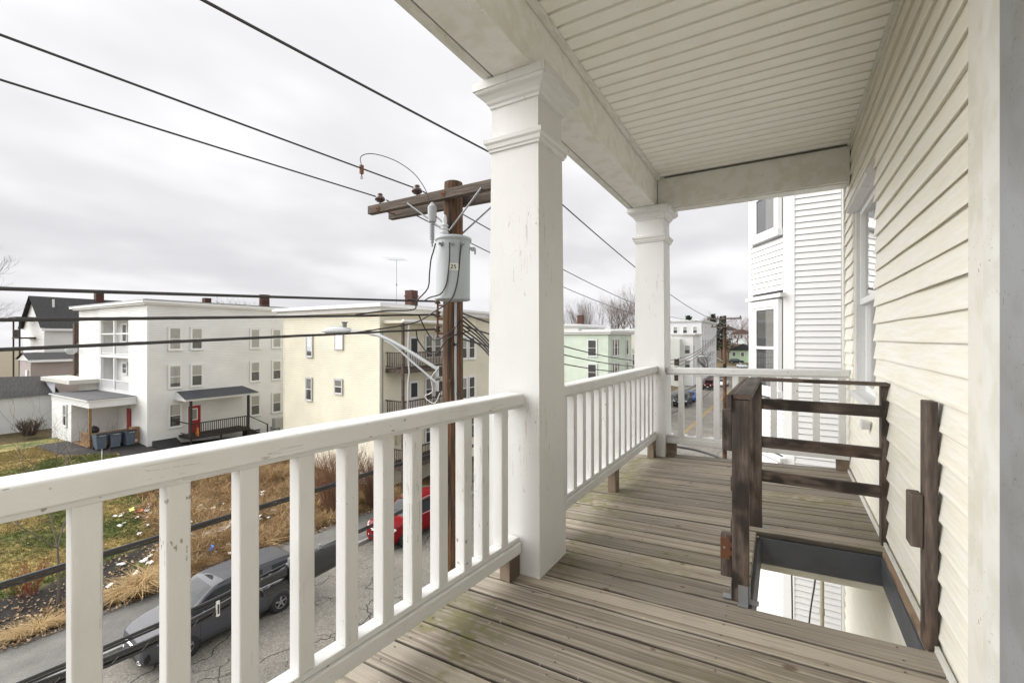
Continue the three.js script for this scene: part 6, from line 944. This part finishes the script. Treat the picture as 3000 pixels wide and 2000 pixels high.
// blade clumps
function blades(n, hMin, hMax, wid, bend, seed) { const r = rng(seed), P = []; for (let i = 0; i < n; i++) { const a = r() * 6.283, h = lerp(hMin, hMax, r()), x = (r() - 0.5) * 0.22, z = (r() - 0.5) * 0.22, b = bend * (0.4 + r()) * h, dx = Math.cos(a), dz = Math.sin(a), w = wid * (0.7 + 0.6 * r()), px = -dz * w, pz = dx * w; const m = [x + dx * b * 0.3, h * 0.6, z + dz * b * 0.3], e = [x + dx * b, h * (1 - 0.25 * bend), z + dz * b]; P.push(x - px, 0, z - pz, x + px, 0, z + pz, m[0] + px * 0.8, m[1], m[2] + pz * 0.8, x - px, 0, z - pz, m[0] + px * 0.8, m[1], m[2] + pz * 0.8, m[0] - px * 0.8, m[1], m[2] - pz * 0.8, m[0] - px * 0.8, m[1], m[2] - pz * 0.8, m[0] + px * 0.8, m[1], m[2] + pz * 0.8, ...e); } const g = new THREE.BufferGeometry(); g.setAttribute('position', new THREE.Float32BufferAttribute(P, 3)); g.computeVertexNormals(); return g; }
function scatter(name, geo, mat, pts, colors) { const m = new THREE.InstancedMesh(geo, mat, pts.length), M = new THREE.Matrix4(), q = new THREE.Quaternion(), c = new THREE.Color(); pts.forEach(([x, y, z, s, a, col, tl], i) => { q.setFromEuler(new THREE.Euler((tl || 0) * Math.cos(a * 3), a, (tl || 0) * Math.sin(a * 3))); M.compose(V(x, y, z), q, V(s, s, s)); m.setMatrixAt(i, M); m.setColorAt(i, c.setRGB(...col)); }); m.name = name; m.userData.kind = 'stuff'; m.castShadow = m.receiveShadow = true; scene.add(m); return m; }
{
  const r = rng(201), lawnP = [], weedP = [], mB = std([1, 1, 1], 0.9, DS);
  const g1 = blades(9, 0.04, 0.09, 0.006, 0.6, 3);
  for (let i = 0; i < 42000; i++) { const z = lerp(5, -14, r()), x = backX(z) - 2.5 - r() * 21, c = cover(x, z); if (c.m > 0.3 || c.w > 0.6 || inPoly(x, z, DRIVE) || x < -47) continue; const p = fbm(x * 0.55 + 9, z * 0.55, 317, 4), k = sm(0.42, 0.68, p + 0.12 * (r() - 0.5)), v = 0.75 + 0.5 * r(); lawnP.push([x, gy(x, z) + 0.01, z, 0.8 + 0.8 * r(), r() * 6.28, mix3([0.085, 0.11, 0.022], [0.31, 0.235, 0.09], k).map(q => q * v), 0]); }
  scatter('lawn_grass', g1, mB, lawnP);
  const g2 = blades(22, 0.35, 0.8, 0.008, 0.75, 5);
  for (let i = 0; i < 15000; i++) { const z = lerp(-5, -21, r()), x = backX(z) - 0.2 - r() * 15, c = cover(x, z); if (c.w < 0.3 + 0.4 * r() || (x < -20.6 && z < -19.4)) continue; const pt = fbm(x * 0.8, z * 0.8, 411, 3), v = 0.65 + 0.7 * r(); weedP.push([x, gy(x, z) - 0.02, z, (0.45 + 0.75 * r()) * lerp(0.5, 1.25, sm(0.35, 0.65, pt)), r() * 6.28, mix3([0.24, 0.145, 0.07], [0.54, 0.39, 0.205], 0.55 * r() + 0.45 * pt).map(q => q * v), 1.25 * Math.pow(r(), 0.7)]); }
  scatter('dry_weeds', g2, mB, weedP);
  // fallen leaves and broken stems lying on the ground
  const lf = new THREE.PlaneGeometry(0.09, 0.05, 2, 1); lf.rotateX(-Math.PI / 2); { const p = lf.attributes.position; for (let i = 0; i < p.count; i++) p.setY(i, Math.abs(p.getX(i)) * 0.6); lf.computeVertexNormals(); }
  const leafP = []; for (let i = 0; i < 9000; i++) { const z = lerp(2, -20, r()), x = backX(z) + 0.25 - Math.pow(r(), 1.6) * 13, c = cover(x, z); if (c.w < 0.25 && c.m < 0.5 && r() < 0.93) continue; if (x < -20.6 && z < -19.4) continue; const v = 0.5 + r(); leafP.push([x, Math.max(gy(x, z), GY + 0.13) + 0.02 + 0.05 * r(), z, 0.5 + 1.0 * r(), r() * 6.28, mix3([0.13, 0.075, 0.04], [0.42, 0.31, 0.19], r()).map(q => q * v), 0.4]); }
  scatter('leaf_litter', lf, mB, leafP);
  // tan ornamental grass clumps in the mulch
  const cl2 = [[-20.75, -7.3, 1.2], [-21.2, -7.7, 1.1], [-20.9, -6.7, 0.9], [-20.6, -7.9, 0.8], [-21.0, -4.7, 0.7], [-21.1, -4.2, 0.6], [-21.15, -3.6, 0.6], [-21.3, -3.1, 0.55], [-20.9, -5.1, 0.5]];
  const og = blades(260, 0.5, 1.0, 0.005, 0.9, 9), oG = std([0.46, 0.32, 0.15], 0.9, DS);
  cl2.forEach(([x, z, s], i) => { const m = mesh('grass_clump', og, oG); m.position.set(x, gy(x, z) - 0.02, z); m.scale.set(s * 1.7, s * 0.75, s * 1.7); m.rotation.y = i * 1.3; m.userData = { label: ['largest tan grass clump in the mulch beside the van', 'tan grass clump behind the largest clump', 'tan grass clump just left of the largest clump', 'small tan grass clump nearest the van nose', 'low tan grass tuft by the pavement, right of its row', 'second low tan grass tuft by the pavement from the right', 'third low tan grass tuft by the pavement from the right', 'low tan grass tuft at the left edge by the pavement', 'smallest tan grass tuft at the pavement edge'][i], category: 'grass', group: 'tan grass clumps in the mulch' }; });
}
function shrub(name, label, pos, n, h, spread, mat, seed, rad = 0.008) { const r = rng(seed), t = thing(name, label, 'shrub', pos), o = []; for (let i = 0; i < n; i++) { const a = r() * 6.283, k = Math.sqrt(r()), b = V(Math.cos(a) * spread * 0.35 * k, 0, Math.sin(a) * spread * 0.35 * k), hh = h * (0.55 + 0.5 * r()), e = V(Math.cos(a) * spread * k * 1.0 + (r() - 0.5) * 0.3, hh, Math.sin(a) * spread * k + (r() - 0.5) * 0.3), m = b.clone().lerp(e, 0.5).add(V((r() - 0.5) * 0.2, 0.1 * hh, (r() - 0.5) * 0.2)); limb(o, b, m, rad, rad * 0.8, 3); limb(o, m, e, rad * 0.8, rad * 0.4, 3); for (let k2 = 0; k2 < 3; k2++) { const f = b.clone().lerp(e, 0.45 + 0.5 * r()); limb(o, f, f.clone().add(V((r() - 0.5) * 0.5, 0.15 + 0.3 * r(), (r() - 0.5) * 0.5)), rad * 0.55, rad * 0.3, 3); } } mesh('stems', o, mat, t); return t; }
shrub('red_stem_shrub', 'small red-stemmed shrub in the black mulch at far left', [-23.6, gy(-23.6, -4.95), -4.95], 34, 1.15, 0.7, std([0.24, 0.045, 0.04], 0.8), 5, 0.009);
shrub('brown_thicket', 'tall red-brown thicket of bare stems beside the cream house wall', [-20.9, gy(-20.9, -16.3) - 0.1, -16.3], 520, 3.5, 1.7, std([0.27, 0.155, 0.095], 0.9), 6, 0.010);
shrub('brown_thicket', 'second thicket of bare stems, in front of the cream house corner', [-20.1, gy(-20.1, -18.2) - 0.1, -18.2], 320, 3.0, 1.2, std([0.25, 0.15, 0.095], 0.9), 16, 0.010);
shrub('dead_brush', 'low dark brush between the white shed and the rear wing', [-49.6, gy(-49.6, -10.5), -10.5], 90, 1.2, 0.9, std([0.10, 0.075, 0.055], 0.95), 26, 0.02);
// litter in the weeds
{
  const r = rng(303), cols = [[0.75, 0.75, 0.74], [0.75, 0.75, 0.74], [0.70, 0.70, 0.70], [0.72, 0.70, 0.66], [0.74, 0.74, 0.74]], odd = [[[0.62, 0.14, 0.04], 'orange', [-27.5, -9.7]], [[0.55, 0.02, 0.03], 'red', [-22.0, -11.6]], [[0.03, 0.13, 0.5], 'blue', [-21.6, -10.2]], [[0.55, 0.58, 0.10], 'yellow green', [-27.9, -9.5]], [[0.6, 0.45, 0.1], 'yellow', [-23.5, -14.6]]];
  const scrap = s => { const g = new THREE.PlaneGeometry(0.34, 0.24, 4, 3); g.rotateX(-Math.PI / 2); const q = rng(s), p = g.attributes.position; for (let i = 0; i < p.count; i++) { p.setY(i, 0.10 * q()); p.setX(i, p.getX(i) * (0.6 + 0.6 * q())); p.setZ(i, p.getZ(i) * (0.5 + 0.8 * q())); } g.computeVertexNormals(); return g; };
  const gs = [1, 2, 3, 4, 5, 6].map(scrap), ms = cols.map(c => std(c, 0.7, DS));
  const zone = [[-22.8, -9.2, 1.6, 2.0, 18], [-22.4, -12, 1.8, 2, 24], [-27.2, -9.6, 2.2, 1.2, 18], [-24.6, -13.6, 3, 2.4, 20], [-21.2, -7.2, 1.2, 1.6, 7], [-25, -10.8, 2, 1.4, 12]];
  let n = 0; for (const [x0, z0, sx, sz, c] of zone) for (let i = 0; i < c; i++) { const x = x0 + (r() + r() - 1) * sx, z = z0 + (r() + r() - 1) * sz; if (x > backX(z) - 0.2) continue; const m = mesh('paper_scrap', gs[n % 6], ms[n % 5]); n++; m.position.set(x, gy(x, z) + 0.10 + 0.28 * cover(x, z).w * r(), z); m.rotation.set(0.5 * (r() - 0.5), r() * 6.28, 0.5 * (r() - 0.5)); m.scale.setScalar(0.38 + 0.6 * r()); m.userData = { label: 'crumpled white scrap of litter lying in the dry weeds', category: 'litter', group: 'white litter scraps in the lot' }; }
  odd.forEach(([c, w, [x, z]], i) => { const m = mesh('plastic_scrap', gs[i], std(c, 0.5, DS)); m.position.set(x, gy(x, z) + 0.25, z); m.rotation.set(0.3, i, 0.2); m.userData = { label: w + ' plastic scrap among the white litter', category: 'litter' }; });
  const bd = mesh('broken_board', rb(-0.55, 0.55, 0, 0.04, -0.28, 0.28, 0.005), std([0.42, 0.38, 0.35], 0.85)); bd.position.set(-22.9, gy(-22.9, -11.0) + 0.3, -11.0); bd.rotation.set(0.1, 0.6, 0.12); bd.userData = { label: 'flat weathered board lying in the weeds behind the van', category: 'board' };
}
renderer.render(scene, camera);
